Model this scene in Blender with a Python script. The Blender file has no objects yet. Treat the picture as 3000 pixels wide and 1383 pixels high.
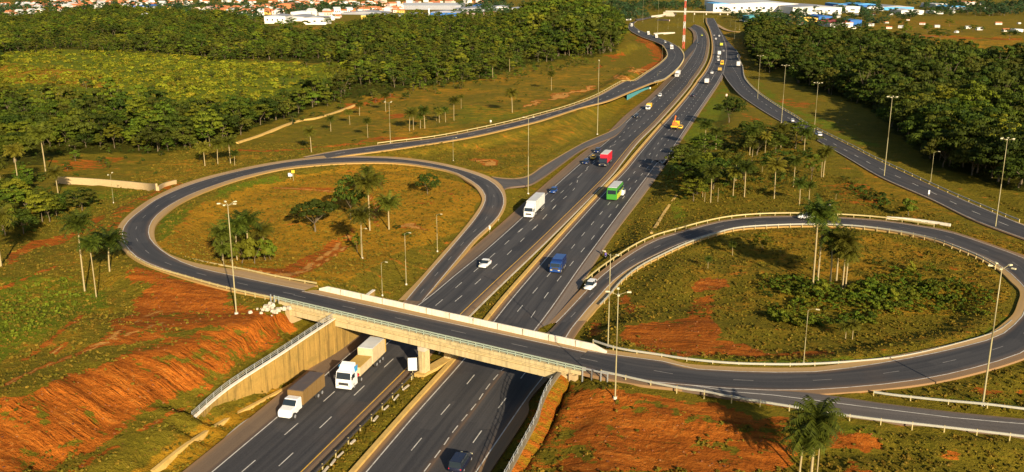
import bpy, bmesh, math, random
import numpy as np
from mathutils import Vector, Matrix
random.seed(7); rng = np.random.default_rng(7)
C = bpy.context.scene.collection
scn = bpy.context.scene
R = math.radians
# ---------------------------------------------------------------- camera, sky, sun, exposure
CH, FOC, PITCH = 66.0, 2813.3, R(15.335)
cd = bpy.data.cameras.new('camera'); cam = bpy.data.objects.new('camera', cd); C.objects.link(cam)
cd.sensor_width = 36; cd.lens = 36*FOC/3000; cd.clip_start = 1; cd.clip_end = 20000
cam.location = (0, 0, CH); cam.rotation_euler = (math.pi/2-PITCH, 0, 0); scn.camera = cam
SUN_EL, SUN_AZ = R(20.5), R(180-20)           # azimuth clockwise from +Y: behind the camera, a little to the right
w = bpy.data.worlds.new("World"); scn.world = w; w.use_nodes = True
nt = w.node_tree; bg = nt.nodes['Background']; sky = nt.nodes.new('ShaderNodeTexSky')
sky.sky_type = 'NISHITA'; sky.sun_disc = False; sky.sun_elevation = SUN_EL; sky.sun_rotation = SUN_AZ
sky.air_density = 1.0; sky.dust_density = 1.0
nt.links.new(sky.outputs[0], bg.inputs[0]); bg.inputs[1].default_value = 0.06
sd = bpy.data.lights.new('sun', 'SUN'); sun = bpy.data.objects.new('sun', sd); C.objects.link(sun)
sd.energy = 5.0; sd.angle = R(0.6); sd.color = (1.0, 0.84, 0.60)
sv = Vector((math.sin(SUN_AZ)*math.cos(SUN_EL), math.cos(SUN_AZ)*math.cos(SUN_EL), math.sin(SUN_EL)))
sun.rotation_euler = sv.to_track_quat('Z', 'Y').to_euler(); sun.location = sv*300
scn.view_settings.view_transform = 'Standard'; scn.view_settings.look = 'None'
scn.view_settings.exposure = 0.8; scn.view_settings.gamma = 1
# ---------------------------------------------------------------- survey: photo tiles -> world points
TL = dict(A=(0,0,2.576),B=(1000,0,2.576),C=(2000,0,2.576),D=(0,461,2.576),E=(1000,461,2.576),F=(2000,461,2.576),
          G=(0,922,2.576),H=(1000,922,2.576),I=(2000,922,2.576),p=(1300,500,2.97),q=(600,980,2.948),r=(1100,980,2.948),
          s=(1700,200,3.568),u=(1800,0,4.95),v=(2000,100,8.487),w=(1800,40,9.9),S=(0,0,1))
def px(t):
    """'E 0,5 30,7; F 1,2' -> list of photo points"""
    out = []
    for part in t.split(';'):
        k = part.split(); o = TL[k[0]]
        for q in k[1:]:
            a, b = q.split(','); out.append((o[0]+float(a)/o[2], o[1]+float(b)/o[2]))
    return np.array(out)
cp, sp_ = math.cos(PITCH), math.sin(PITCH)
def g(x, y, z=0.0):
    u = (x-1500)/FOC; v = (y-691.5)/FOC
    k = (CH-z)/(sp_+v*cp)
    return np.array([u*k, (cp-v*sp_)*k, z])
def proj(X, Y, Z):
    dz = Z-CH
    f = Y*cp-dz*sp_; up = Y*sp_+dz*cp
    f = np.where(f > 1, f, 1)
    return 1500+FOC*X/f, 691.5-FOC*up/f
def smooth01(t): t = np.clip(t, 0, 1); return t*t*(3-2*t)
def resample(P, n):
    P = np.asarray(P, float)
    # Catmull-Rom then even arclength
    Q = []
    for i in range(len(P)-1):
        p0 = P[max(i-1, 0)]; p1 = P[i]; p2 = P[i+1]; p3 = P[min(i+2, len(P)-1)]
        for t in np.linspace(0, 1, 12, endpoint=False):
            Q.append(0.5*((2*p1)+(-p0+p2)*t+(2*p0-5*p1+4*p2-p3)*t*t+(-p0+3*p1-3*p2+p3)*t**3))
    Q.append(P[-1]); Q = np.array(Q)
    s = np.r_[0, np.cumsum(np.linalg.norm(np.diff(Q, axis=0), axis=1))]
    tt = np.linspace(0, s[-1], n)
    return np.stack([np.interp(tt, s, Q[:, k]) for k in range(Q.shape[1])], 1)
def lift(pts, zp):
    W0 = np.array([g(a, b, 0) for a, b in pts])
    s = np.r_[0, np.cumsum(np.linalg.norm(np.diff(W0, axis=0), axis=1))]; s /= s[-1]
    zf = np.interp(s, [a for a, _ in zp], [b for _, b in zp])
    return np.array([g(a, b, z) for (a, b), z in zip(pts, zf)])
def smoothline(P, k=3, it=2):
    for _ in range(it):
        Q = P.copy()
        Q[1:-1] = (P[:-2]+2*P[1:-1]+P[2:])/4
        P = Q
    return P
# ---------------------------------------------------------------- object helpers
def tag(o, label=None, cat=None, group=None, kind=None):
    if label: o['label'] = label
    if cat: o['category'] = cat
    if group: o['group'] = group
    if kind: o['kind'] = kind
    return o
def mkobj(name, me, mat=None, parent=None):
    o = bpy.data.objects.new(name, me); C.objects.link(o)
    if mat:
        for m in (mat if isinstance(mat, (list, tuple)) else [mat]): me.materials.append(m)
    if parent: o.parent = parent
    return o
def empty(name, loc, rz=0, s=1.0):
    o = bpy.data.objects.new(name, None); C.objects.link(o); o.location = loc; o.rotation_euler = (0, 0, rz)
    o.scale = (s, s, s); o.empty_display_size = 0.3
    return o
def copy_tree(o, parent=None):
    c = o.copy(); C.objects.link(c); c.parent = parent
    for ch in kids.get(o.name, ()):
        copy_tree(ch, c)
    return c
kids = {}
def freeze(o):
    """remember a built thing's children so copies are cheap"""
    kids[o.name] = list(o.children)
    for ch in o.children: freeze(ch)
    return o
class MB:
    """collects boxes, bars and tubes into one mesh"""
    def __init__(s): s.v = []; s.f = []; s.m = []; s.mi = 0
    def add(s, V, F):
        b = len(s.v); s.v += [tuple(x) for x in V]; s.f += [tuple(b+i for i in f) for f in F]; s.m += [s.mi]*len(F)
    def box(s, c, d, rz=0, top=1.0, tx=None, M=None):
        hx, hy, hz = d[0]/2, d[1]/2, d[2]/2; tx = top if tx is None else tx
        V = []
        for sz, kx, ky in ((-1, 1, 1), (1, tx, top)):
            for sx, sy in ((-1, -1), (1, -1), (1, 1), (-1, 1)):
                x, y, z = sx*hx*kx, sy*hy*ky, sz*hz
                V.append((c[0]+x*math.cos(rz)-y*math.sin(rz), c[1]+x*math.sin(rz)+y*math.cos(rz), c[2]+z))
        s.add(V, [(3, 2, 1, 0), (4, 5, 6, 7), (0, 1, 5, 4), (1, 2, 6, 5), (2, 3, 7, 6), (3, 0, 4, 7)])
    def tube(s, a, b, r0, r1=None, n=8, caps=True):
        r1 = r0 if r1 is None else r1
        a = Vector(a); b = Vector(b); d = (b-a).normalized()
        u = d.orthogonal().normalized(); v = d.cross(u)
        V = []
        for p, r in ((a, r0), (b, r1)):
            for i in range(n):
                t = 2*math.pi*i/n; V.append(p+u*math.cos(t)*r+v*math.sin(t)*r)
        F = [(i, (i+1) % n, n+(i+1) % n, n+i) for i in range(n)]
        if caps: F += [tuple(range(n))[::-1], tuple(range(n, 2*n))]
        s.add(V, F)
    def loft(s, secs):
        """secs: list of rings (same count), closed with caps"""
        n = len(secs[0]); V = [p for r in secs for p in r]; F = []
        for k in range(len(secs)-1):
            for i in range(n):
                j = (i+1) % n; F.append((k*n+i, k*n+j, (k+1)*n+j, (k+1)*n+i))
        F += [tuple(range(n))[::-1], tuple(range((len(secs)-1)*n, len(secs)*n))]
        s.add(V, F)
    def mesh(s, name, bevel=0, smooth=False):
        me = bpy.data.meshes.new(name); me.from_pydata(s.v, [], s.f)
        if s.m and max(s.m): me.polygons.foreach_set('material_index', s.m)
        bm = bmesh.new(); bm.from_mesh(me)
        bmesh.ops.recalc_face_normals(bm, faces=bm.faces)
        if bevel: bmesh.ops.bevel(bm, geom=bm.edges[:], offset=bevel, segments=2, affect='EDGES', clamp_overlap=True)
        bm.to_mesh(me); bm.free()
        if smooth: me.polygons.foreach_set('use_smooth', [True]*len(me.polygons))
        return me
    def build(s, name, mat, parent=None, bevel=0, smooth=False):
        return mkobj(name, s.mesh(name, bevel, smooth), mat, parent)
# ---------------------------------------------------------------- materials
def newmat(name):
    m = bpy.data.materials.new(name); m.use_nodes = True; n = m.node_tree; n.nodes.clear()
    out = n.nodes.new('ShaderNodeOutputMaterial'); b = n.nodes.new('ShaderNodeBsdfPrincipled')
    n.links.new(b.outputs[0], out.inputs[0]); return m, n, b
def nd(n, t, **k):
    x = n.nodes.new(t)
    for a, b in k.items(): setattr(x, a, b)
    return x
def noise(n, vec, scale, det=4, rough=0.6, dist=0.0):
    x = nd(n, 'ShaderNodeTexNoise'); x.inputs['Scale'].default_value = scale; x.inputs['Detail'].default_value = det
    x.inputs['Roughness'].default_value = rough; x.inputs['Distortion'].default_value = dist
    if vec is not None: n.links.new(vec, x.inputs['Vector'])
    return x.outputs[0]
def ramp(n, fac, stops):
    x = nd(n, 'ShaderNodeValToRGB'); e = x.color_ramp.elements
    while len(e) < len(stops): e.new(0.5)
    for i, (p, c) in enumerate(stops):
        e[i].position = p; e[i].color = (*c, 1) if not isinstance(c, (int, float)) else (c, c, c, 1)
    n.links.new(fac, x.inputs[0]); return x.outputs[0]
def mix(n, fac, a, b, mode='MIX'):
    x = nd(n, 'ShaderNodeMix', data_type='RGBA', blend_type=mode)
    for s, v in ((0, fac), (6, a), (7, b)):
        if hasattr(v, 'links'): n.links.new(v, x.inputs[s])
        elif isinstance(v, (int, float)) and s == 0: x.inputs[0].default_value = v
        else: x.inputs[s].default_value = (*v, 1)
    return x.outputs[2]
def mth(n, op, a, b=0.0, c=None):
    x = nd(n, 'ShaderNodeMath', operation=op)
    for i, v in enumerate((a, b) if c is None else (a, b, c)):
        if hasattr(v, 'links'): n.links.new(v, x.inputs[i])
        else: x.inputs[i].default_value = v
    return x.outputs[0]
def sstep(n, v, a, b):
    x = nd(n, 'ShaderNodeMapRange', interpolation_type='SMOOTHSTEP')
    n.links.new(v, x.inputs[0]); x.inputs[1].default_value = a; x.inputs[2].default_value = b
    return x.outputs[0]
def bump(n, b, h, strength=0.4, dist=0.3):
    x = nd(n, 'ShaderNodeBump'); x.inputs['Strength'].default_value = strength; x.inputs['Distance'].default_value = dist
    n.links.new(h, x.inputs['Height']); n.links.new(x.outputs[0], b.inputs['Normal'])
def coord(n, k='Object'):
    return nd(n, 'ShaderNodeTexCoord').outputs[k]
def worn(name, col, rough=0.5, metal=0.0, dirt=(0.22, 0.13, 0.06), amt=0.35, scale=1.2, spec=0.5, k='Object', streak=0.0):
    """painted / concrete / metal surface with grime"""
    m, n, b = newmat(name); v = coord(n, k)
    a = noise(n, v, scale, 6, 0.65); a2 = noise(n, v, scale*7, 3)
    f = mth(n, 'MULTIPLY', sstep(n, a, 0.42, 0.75), amt)
    c = mix(n, f, col, dirt)
    c = mix(n, 0.25, c, ramp(n, a2, [(0.3, tuple(x*0.6 for x in col)), (0.7, tuple(min(x*1.3, 0.95) for x in col))]))
    if streak:
        ms_ = nd(n, 'ShaderNodeMapping'); ms_.inputs['Scale'].default_value = (1.6, 1.6, 0.10); n.links.new(v, ms_.inputs[0]); s_ = noise(n, ms_.outputs[0], 1.0, 5, 0.7)
        c = mix(n, mth(n, 'MULTIPLY', sstep(n, s_, 0.48, 0.66), streak), c, tuple(x*0.35 for x in col))
    n.links.new(c, b.inputs['Base Color']); b.inputs['Roughness'].default_value = rough; b.inputs['Metallic'].default_value = metal
    b.inputs['Specular IOR Level'].default_value = spec
    return m
M = {}
def mat_foliage(name, dark, light, tint):
    m, n, b = newmat(name); v = coord(n)
    oi = nd(n, 'ShaderNodeObjectInfo')
    a = noise(n, v, 0.55, 3)
    geo = nd(n, 'ShaderNodeNewGeometry')
    fr = mth(n, 'ADD', mth(n, 'MULTIPLY', a, 0.6), mth(n, 'MULTIPLY', geo.outputs['Random Per Island'], 0.45))
    c = ramp(n, fr, [(0.25, dark), (0.8, light)])
    wn = nd(n, 'ShaderNodeTexWhiteNoise', noise_dimensions='1D'); n.links.new(oi.outputs['Random'], wn.inputs['W'])
    c = mix(n, mth(n, 'MULTIPLY', mth(n, 'POWER', wn.outputs['Value'], 1.6), 0.85), c, tint)
    c = mix(n, 1.0, c, ramp(n, oi.outputs['Random'], [(0.0, 0.62), (0.5, 0.95), (1.0, 1.45)]), 'MULTIPLY')
    n.links.new(c, b.inputs['Base Color']); b.inputs['Roughness'].default_value = 0.65
    b.inputs['Specular IOR Level'].default_value = 0.12
    # leaves let some light through
    tr = nd(n, 'ShaderNodeBsdfTranslucent'); n.links.new(c, tr.inputs[0])
    ms = nd(n, 'ShaderNodeMixShader'); ms.inputs[0].default_value = 0.22
    n.links.new(b.outputs[0], ms.inputs[1]); n.links.new(tr.outputs[0], ms.inputs[2])
    n.links.new(ms.outputs[0], n.nodes['Material Output'].inputs[0])
    return m
M['leaf'] = mat_foliage('leaf', (0.018, 0.046, 0.003), (0.105, 0.150, 0.009), (0.140, 0.130, 0.008))
M['leaf_dark'] = mat_foliage('leaf_dark', (0.012, 0.032, 0.003), (0.062, 0.092, 0.008), (0.085, 0.078, 0.008))
M['leaf_far'] = mat_foliage('leaf_far', (0.014, 0.040, 0.014), (0.062, 0.095, 0.014), (0.035, 0.075, 0.036))
M['scrub'] = mat_foliage('scrub', (0.100, 0.130, 0.006), (0.26, 0.27, 0.014), (0.22, 0.17, 0.012))
M['tall_grass'] = mat_foliage('tall_grass', (0.055, 0.085, 0.005), (0.17, 0.20, 0.012), (0.14, 0.15, 0.010))
M['tuft'] = mat_foliage('tuft', (0.075, 0.076, 0.006), (0.18, 0.145, 0.014), (0.24, 0.14, 0.016))
M['palm'] = mat_foliage('palm_leaf', (0.014, 0.034, 0.004), (0.085, 0.110, 0.010), (0.15, 0.125, 0.012))
M['bark'] = worn('bark', (0.14, 0.105, 0.06), 0.9, amt=0.6, scale=2, dirt=(0.10, 0.07, 0.04))
M['palm_bark'] = worn('palm_bark', (0.36, 0.28, 0.13), 0.85, amt=0.5, scale=1.5, dirt=(0.20, 0.13, 0.06))
def mat_asphalt(name, c0, c1, grit=(0.16, 0.10, 0.06)):
    m, n, b = newmat(name); uv = coord(n, 'UV'); v = coord(n)
    mp = nd(n, 'ShaderNodeMapping'); mp.inputs['Scale'].default_value = (1.1, 0.012, 1); n.links.new(uv, mp.inputs[0])
    st = noise(n, mp.outputs[0], 1.0, 4, 0.6)                     # wheel tracks running with the lanes
    mp2 = nd(n, 'ShaderNodeMapping'); mp2.inputs['Scale'].default_value = (0.25, 0.02, 1); n.links.new(uv, mp2.inputs[0])
    pt = noise(n, mp2.outputs[0], 1.0, 3, 0.5)
    fine = noise(n, v, 6, 4, 0.7); big = noise(n, v, 0.06, 4, 0.6)
    f = mth(n, 'ADD', mth(n, 'MULTIPLY', st, 0.55), mth(n, 'MULTIPLY', pt, 0.45))
    mp3 = nd(n, 'ShaderNodeMapping'); mp3.inputs['Scale'].default_value = (0.30, 0.045, 1); n.links.new(uv, mp3.inputs[0])
    vo = nd(n, 'ShaderNodeTexVoronoi', distance='CHEBYCHEV'); vo.inputs['Scale'].default_value = 1.0; n.links.new(mp3.outputs[0], vo.inputs['Vector'])   # resurfaced patches
    sv_ = nd(n, 'ShaderNodeSeparateColor'); n.links.new(vo.outputs['Color'], sv_.inputs[0])
    f = mth(n, 'ADD', f, mth(n, 'MULTIPLY', mth(n, 'SUBTRACT', sv_.outputs[0], 0.5), 0.11))
    cr = nd(n, 'ShaderNodeTexVoronoi', feature='DISTANCE_TO_EDGE'); cr.inputs['Scale'].default_value = 0.22; cd_ = nd(n, 'ShaderNodeVectorMath', operation='ADD'); nv_ = nd(n, 'ShaderNodeTexNoise'); nv_.inputs['Scale'].default_value = 0.35; nv_.inputs['Detail'].default_value = 5; n.links.new(v, nv_.inputs['Vector']); sc_ = nd(n, 'ShaderNodeVectorMath', operation='SCALE'); sc_.inputs['Scale'].default_value = 9.0; n.links.new(nv_.outputs['Color'], sc_.inputs[0]); n.links.new(v, cd_.inputs[0]); n.links.new(sc_.outputs[0], cd_.inputs[1]); n.links.new(cd_.outputs[0], cr.inputs['Vector'])
    crk = mth(n, 'MULTIPLY', mth(n, 'MULTIPLY', sstep(n, cr.outputs['Distance'], 0.012, 0.0), sstep(n, big, 0.48, 0.6)), 0.4)
    c = ramp(n, f, [(0.40, c0), (0.60, c1)])
    c = mix(n, mth(n, 'MULTIPLY', sstep(n, big, 0.5, 0.75), 0.25), c, grit)
    c = mix(n, 0.22, c, ramp(n, fine, [(0.3, tuple(x*0.4 for x in c0)), (0.75, tuple(x*1.9 for x in c1))]))
    c = mix(n, crk, c, tuple(x*0.35 for x in c0))
    # dust that collects towards the two edges of the carriageway (UV.z is not used: x in metres from nearest edge)
    at = nd(n, 'ShaderNodeAttribute', attribute_name='edge'); 
    e = mth(n, 'SUBTRACT', at.outputs['Fac'], mth(n, 'MULTIPLY', big, 0.9))
    c = mix(n, mth(n, 'MULTIPLY', sstep(n, e, 0.7, -0.5), 0.75), c, grit)
    n.links.new(c, b.inputs['Base Color']); b.inputs['Roughness'].default_value = 0.82; b.inputs['Specular IOR Level'].default_value = 0.35
    bump(n, b, fine, 0.15, 0.02)
    return m
M['asphalt'] = mat_asphalt('asphalt', (0.024, 0.024, 0.027), (0.070, 0.065, 0.063))
M['asphalt_old'] = mat_asphalt('asphalt_old', (0.075, 0.066, 0.060), (0.125, 0.108, 0.095))
M['shoulder'] = mat_asphalt('paved_shoulder', (0.125, 0.085, 0.055), (0.20, 0.135, 0.080), (0.30, 0.17, 0.07))
M['shoulder_pale'] = mat_asphalt('pale_shoulder', (0.16, 0.125, 0.10), (0.235, 0.18, 0.135), (0.28, 0.18, 0.09))
M['gravel'] = mat_asphalt('gravel_shoulder', (0.30, 0.19, 0.085), (0.48, 0.31, 0.15), (0.42, 0.25, 0.06))
M['white_paint'] = worn('white_paint', (0.64, 0.60, 0.52), 0.6, amt=0.9, scale=0.9, dirt=(0.16, 0.13, 0.10))
M['yellow_paint'] = worn('yellow_paint', (0.75, 0.42, 0.04), 0.6, amt=0.6, scale=0.9, dirt=(0.2, 0.12, 0.05))
M['concrete'] = worn('concrete', (0.52, 0.45, 0.34), 0.85, amt=0.45, scale=0.35, dirt=(0.26, 0.17, 0.08))
M['concrete_light'] = worn('concrete_light', (0.72, 0.65, 0.52), 0.85, amt=0.45, scale=0.3, dirt=(0.45, 0.33, 0.19), streak=0.3)
M['faded_paint'] = worn('faded_paint', (0.24, 0.22, 0.20), 0.7, amt=0.9, scale=0.7, dirt=(0.09, 0.08, 0.075))
M['cargo_cream'] = worn('cargo_cream', (0.60, 0.48, 0.28), 0.6, amt=0.3)
M['bridge_concrete'] = worn('bridge_concrete', (0.56, 0.44, 0.22), 0.85, amt=0.45, scale=0.3, dirt=(0.36, 0.25, 0.08), streak=0.5)
M['cream_wall'] = worn('cream_wall', (0.46, 0.33, 0.16), 0.85, amt=0.4, scale=0.3, dirt=(0.40, 0.27, 0.10))
M['concrete_gold'] = worn('kerb_concrete', (0.58, 0.37, 0.10), 0.9, amt=0.6, scale=0.5, dirt=(0.32, 0.20, 0.03))
M['galv'] = worn('galvanised_steel', (0.50, 0.52, 0.50), 0.45, 0.5, amt=0.2, scale=2)
M['rail'] = worn('rail_steel', (0.42, 0.41, 0.34), 0.5, 0.2, amt=0.3, scale=0.7, dirt=(0.36, 0.27, 0.12))
M['rail_yel'] = worn('rail_dusty', (0.52, 0.42, 0.18), 0.6, 0.1, amt=0.4, scale=0.7, dirt=(0.36, 0.24, 0.08))
M['bridge_paint'] = worn('bridge_rail_paint', (0.34, 0.40, 0.31), 0.5, amt=0.4, scale=1.0, dirt=(0.45, 0.40, 0.22))
M['pole'] = worn('pole_steel', (0.38, 0.33, 0.17), 0.5, 0.1, amt=0.25, scale=0.7)
M['lamp'] = worn('lamp_housing', (0.66, 0.60, 0.38), 0.4, amt=0.1)
M['glass'] = worn('glass_dark', (0.02, 0.03, 0.04), 0.08, amt=0.0)
M['tyre'] = worn('tyre', (0.02, 0.02, 0.02), 0.8, amt=0.3)
M['white'] = worn('white_body', (0.80, 0.79, 0.76), 0.3, amt=0.06, scale=0.8)
M['white_box'] = worn('white_box', (0.66, 0.65, 0.60), 0.5, amt=0.2, scale=0.6)
M['grey'] = worn('grey_body', (0.30, 0.30, 0.31), 0.4, amt=0.1)
M['black'] = worn('black_body', (0.012, 0.016, 0.035), 0.25, amt=0.04)
M['chassis'] = worn('chassis', (0.04, 0.037, 0.035), 0.7, amt=0.4)
M['blue'] = worn('blue_body', (0.015, 0.06, 0.24), 0.3, amt=0.05)
M['navy'] = worn('navy_body', (0.01, 0.025, 0.10), 0.25, amt=0.04)
M['red'] = worn('red_body', (0.58, 0.012, 0.035), 0.45, amt=0.1)
M['yellow'] = worn('yellow_body', (0.80, 0.46, 0.02), 0.4, amt=0.1)
M['green'] = worn('green_body', (0.05, 0.26, 0.03), 0.35, amt=0.08)
M['lime'] = worn('lime_body', (0.50, 0.52, 0.04), 0.4, amt=0.08)
M['orange'] = worn('orange_paint', (0.60, 0.16, 0.03), 0.5, amt=0.15)
M['tarp'] = worn('brown_tarpaulin', (0.085, 0.065, 0.06), 0.8, amt=0.25, scale=1)
M['tarp_side'] = worn('tarp_side', (0.20, 0.115, 0.03), 0.85, amt=0.4, scale=1)
M['cab_dust'] = M['white']
M['tan'] = worn('tan_load', (0.50, 0.31, 0.06), 0.8, amt=0.35, scale=1.2)
M['sky_blue'] = worn('sky_blue_panel', (0.05, 0.33, 0.66), 0.4, amt=0.05)
M['mast_red'] = worn('mast_red', (0.62, 0.10, 0.05), 0.6, amt=0.1)
M['skin'] = worn('skin', (0.28, 0.15, 0.09), 0.6, amt=0)
M['denim'] = worn('denim', (0.06, 0.08, 0.2), 0.9, amt=0.1)
M['purple'] = worn('purple_cloth', (0.14, 0.10, 0.42), 0.9, amt=0.1)
M['roof_orange'] = worn('roof_tiles', (0.50, 0.17, 0.06), 0.9, amt=0.5, scale=0.12, dirt=(0.30, 0.12, 0.06))
M['roof_grey'] = worn('roof_sheet', (0.30, 0.31, 0.34), 0.7, amt=0.3, scale=0.08)
M['roof_lite'] = worn('roof_light', (0.55, 0.56, 0.56), 0.7, amt=0.3, scale=0.08)
M['wall_white'] = worn('wall_white', (0.80, 0.76, 0.68), 0.9, amt=0.2, scale=0.1)
M['wall_pink'] = worn('wall_pink', (0.75, 0.52, 0.42), 0.9, amt=0.2, scale=0.1)
M['wall_yellow'] = worn('wall_yellow', (0.80, 0.50, 0.10), 0.9, amt=0.2, scale=0.1)
M['wall_blue'] = worn('wall_blue', (0.02, 0.13, 0.42), 0.8, amt=0.1, scale=0.1)
M['wall_teal'] = worn('wall_teal', (0.06, 0.28, 0.32), 0.8, amt=0.1, scale=0.1)
M['roof_red'] = worn('roof_red', (0.45, 0.07, 0.05), 0.8, amt=0.2, scale=0.1)
def mat_ground():
    m, n, b = newmat('ground_soil_and_grass'); v = coord(n)
    at = nd(n, 'ShaderNodeAttribute', attribute_name='cover'); sp = nd(n, 'ShaderNodeSeparateColor'); n.links.new(at.outputs['Color'], sp.inputs[0])
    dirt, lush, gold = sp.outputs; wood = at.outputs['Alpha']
    big = noise(n, v, 0.035, 5, 0.6, 0.3); mid = noise(n, v, 0.22, 6, 0.68, 0.4); fine = noise(n, v, 1.3, 6, 0.72); vf = noise(n, v, 5, 4, 0.75)
    mr = nd(n, 'ShaderNodeMapping'); mr.inputs['Rotation'].default_value = (0, 0, 0.30); n.links.new(v, mr.inputs[0])
    mp = nd(n, 'ShaderNodeMapping'); mp.inputs['Scale'].default_value = (0.10, 0.75, 0.1); n.links.new(mr.outputs[0], mp.inputs[0])
    strk = noise(n, mp.outputs[0], 1.0, 5, 0.7)
    mixn = mth(n, 'ADD', mth(n, 'MULTIPLY', mid, 0.42), mth(n, 'ADD', mth(n, 'MULTIPLY', fine, 0.33), mth(n, 'MULTIPLY', strk, 0.25)))
    grass = ramp(n, mixn, [(0.30, (0.080, 0.076, 0.006)), (0.50, (0.160, 0.126, 0.011)), (0.70, (0.270, 0.175, 0.019))])
    lushc = ramp(n, mixn, [(0.30, (0.068, 0.095, 0.006)), (0.55, (0.140, 0.165, 0.010)), (0.75, (0.225, 0.215, 0.016))])
    goldc = ramp(n, mixn, [(0.28, (0.180, 0.112, 0.008)), (0.50, (0.340, 0.178, 0.013)), (0.72, (0.50, 0.235, 0.022))])
    dirtm = mth(n, 'ADD', mth(n, 'MULTIPLY', mixn, 0.55), mth(n, 'MULTIPLY', strk, 0.45))
    dirtc = ramp(n, dirtm, [(0.30, (0.060, 0.022, 0.005)), (0.42, (0.22, 0.058, 0.008)), (0.54, (0.40, 0.112, 0.013)), (0.72, (0.60, 0.21, 0.030))])
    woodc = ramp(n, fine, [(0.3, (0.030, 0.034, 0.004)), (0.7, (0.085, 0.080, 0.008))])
    c = mix(n, sstep(n, mth(n, 'ADD', lush, mth(n, 'MULTIPLY', mth(n, 'SUBTRACT', big, 0.5), 2.2)), 0.25, 0.75), grass, lushc)
    c = mix(n, sstep(n, mth(n, 'ADD', gold, mth(n, 'MULTIPLY', mth(n, 'SUBTRACT', mth(n, 'ADD', mth(n,'MULTIPLY',big,0.5), mth(n,'MULTIPLY',mid,0.5)), 0.5), 2.6)), 0.25, 0.85), c, goldc)
    dn = mth(n, 'MULTIPLY', mth(n, 'SUBTRACT', mth(n, 'ADD', mth(n, 'MULTIPLY', mid, 0.55), mth(n, 'MULTIPLY', strk, 0.45)), 0.5), 4.6)
    c = mix(n, sstep(n, mth(n, 'ADD', mth(n, 'ADD', dirt, dn), mth(n, 'MULTIPLY', mth(n, 'SUBTRACT', vf, 0.5), 0.8)), 0.44, 0.60), c, dirtc)
    c = mix(n, mth(n, 'MULTIPLY', sstep(n, mth(n, 'ADD', dirt, mth(n, 'SUBTRACT', fine, 0.5)), 0.98, 1.30), 0.85), c, ramp(n, mixn, [(0.3, (0.42, 0.19, 0.04)), (0.7, (0.70, 0.38, 0.10))]))   # trodden sandy tracks
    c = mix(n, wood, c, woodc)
    # small tufts and clods
    c = mix(n, 0.5, c, mix(n, 1.0, c, ramp(n, vf, [(0.3, (0.35, 0.38, 0.30)), (0.7, (1.7, 1.6, 1.5))]), 'MULTIPLY'))
    n.links.new(c, b.inputs['Base Color']); b.inputs['Roughness'].default_value = 0.95; b.inputs['Specular IOR Level'].default_value = 0.05
    hh = mth(n, 'ADD', mth(n, 'MULTIPLY', fine, 0.55), mth(n, 'ADD', mth(n, 'MULTIPLY', mid, 1.2), mth(n, 'MULTIPLY', vf, 0.15)))
    mp9 = nd(n, 'ShaderNodeMapping'); mp9.inputs['Scale'].default_value = (0.05, 0.85, 0.1); n.links.new(mr.outputs[0], mp9.inputs[0])
    sepn = nd(n, 'ShaderNodeSeparateXYZ'); n.links.new(nd(n, 'ShaderNodeNewGeometry').outputs['Normal'], sepn.inputs[0])   # rills only where the bank is steep
    rill = noise(n, mp9.outputs[0], 1.0, 3, 0.5, 0.6)
    hh = mth(n, 'ADD', hh, mth(n, 'MULTIPLY', mth(n, 'MULTIPLY', mth(n, 'ABSOLUTE', mth(n, 'SUBTRACT', rill, 0.5)), 1.7), mth(n, 'MULTIPLY', sstep(n, dirt, 0.4, 0.9), sstep(n, sepn.outputs[2], 0.975, 0.87))))
    bump(n, b, hh, 1.0, 0.9)
    return m
M['ground'] = mat_ground()
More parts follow.
